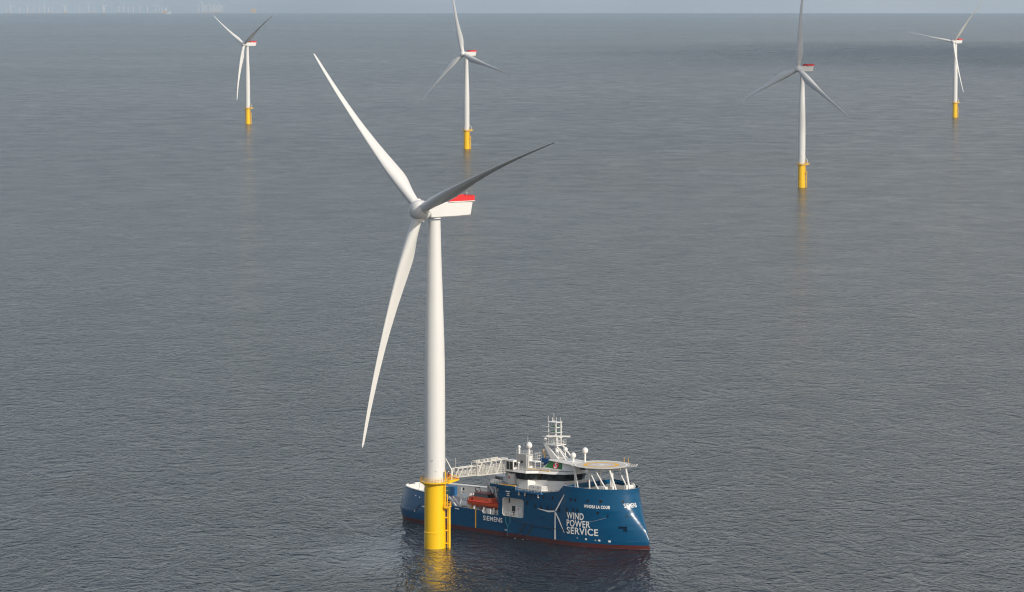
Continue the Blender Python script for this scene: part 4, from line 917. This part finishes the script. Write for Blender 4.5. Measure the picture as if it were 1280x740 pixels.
for i, px_ in enumerate(xs_row):
    D = 38500 if px_ in near_ else 41800+1300*math.sin(i*1.7)
    o = bpy.data.objects.new('distant_turbine', dms[(i*i*3+2*i) % 6]); COL.objects.link(o); o.location = far_pt(px_, D); o.rotation_euler = (0, 0, -.35+.5*math.sin(i*2.3)); 
    tag(o, 'tiny hazy turbine on yellow legs in the long scattered row along the far left horizon', 'wind turbine', 'far turbines scattered along the horizon')
xs_cl = [249.3, 254.3, 257.5, 259.6, 263.5, 265.5, 267.5, 269.5, 271.3, 273.2, 275.2, 277.4, 279.6]
for i, px_ in enumerate(xs_cl):
    D = (38000 if i == 0 else 38500+i*350)
    o = bpy.data.objects.new('distant_turbine', dms[(i*i*3+i+2) % 6]); COL.objects.link(o); o.location = far_pt(px_, D); o.rotation_euler = (0, 0, -.3+.4*math.sin(i*1.3))
    tag(o, 'tiny hazy turbine in the dense cluster on the horizon, left of the yellow platform', 'wind turbine', 'far turbines in a dense cluster on the horizon')
def rig(px_, D, label, W, H0, H1):
    e = empty('offshore_platform', far_pt(px_, D)); tag(e, label, 'offshore platform')
    MB().box((-W/2, -20, H0), (W/2, 20, H1)).box((-W*.3, -15, H1), (W*.45, 15, H1+8)).obj('topside', 'rust', e, smooth=False)
    for x in (-W*.42, W*.42):
        for y in (-16, 16): MB().tube((x, y, -8), (x, y, H0), 3.2, 8).obj('leg', 'yellow', e)
    return e
rig(317.8, 41500, 'tiny hazy yellow box platform on legs, alone on the horizon above the left turbine', 62, 18, 48)
jk = rig(207.5, 41000, 'tiny orange jack-up platform on the horizon at the right end of the turbine row', 55, 6, 20)
MB().tube((14, 0, 20), (32, 0, 88), 2.5, 6).tube((10, 0, 20), (10, 0, 70), 4, 6).obj('crane_boom', 'white', jk)
sv = empty('distant_ship', far_pt(212.8, 41200)); tag(sv, 'tiny white ship on the horizon just right of the orange jack-up', 'ship')
MB().box((-22, -8, -5), (22, 8, 9)).obj('hull', 'white', sv, smooth=False); MB().box((2, -6, 9), (16, 6, 24)).obj('superstructure', 'white', sv, smooth=False)

# ------------------------------------------------------------------ a little foam at the waterlines
fo = MB()
def blob(c, rx, ry, rot, n=14):
    vs = []
    for i in range(n):
        a = 2*math.pi*i/n; k = .55+.6*random.random(); x, y = rx*k*math.cos(a), ry*k*math.sin(a)
        vs.append((c[0]+x*math.cos(rot)-y*math.sin(rot), c[1]+x*math.sin(rot)+y*math.cos(rot), .03))
    fo.add(vs, [tuple(range(n))])
for (lx, ly, n, sp) in ((44.6, -.3, 9, 1.2), (41.5, -2.6, 4, 1.2), (9.0, -9.9, 3, .6), (6.2, -9.9, 2, .5), (-43.5, -4.5, 6, 2.0), (-45, -2, 5, 1.5)):
    c = S2W@Vector((lx, ly, 0))
    for i in range(n): blob((c.x+random.gauss(0, sp), c.y+random.gauss(0, sp*.9)), .12+.3*random.random(), .08+.14*random.random(), random.random()*3)
for i in range(16):
    a = random.random()*6.28; blob((-20.23+3.15*math.cos(a), 895.125+3.15*math.sin(a)), .12+.25*random.random(), .06+.1*random.random(), a+1.57)
M['foam'] = mat('foam', (.62, .64, .64), .8)
tag(fo.obj('foam', 'foam', smooth=False), kind='stuff')
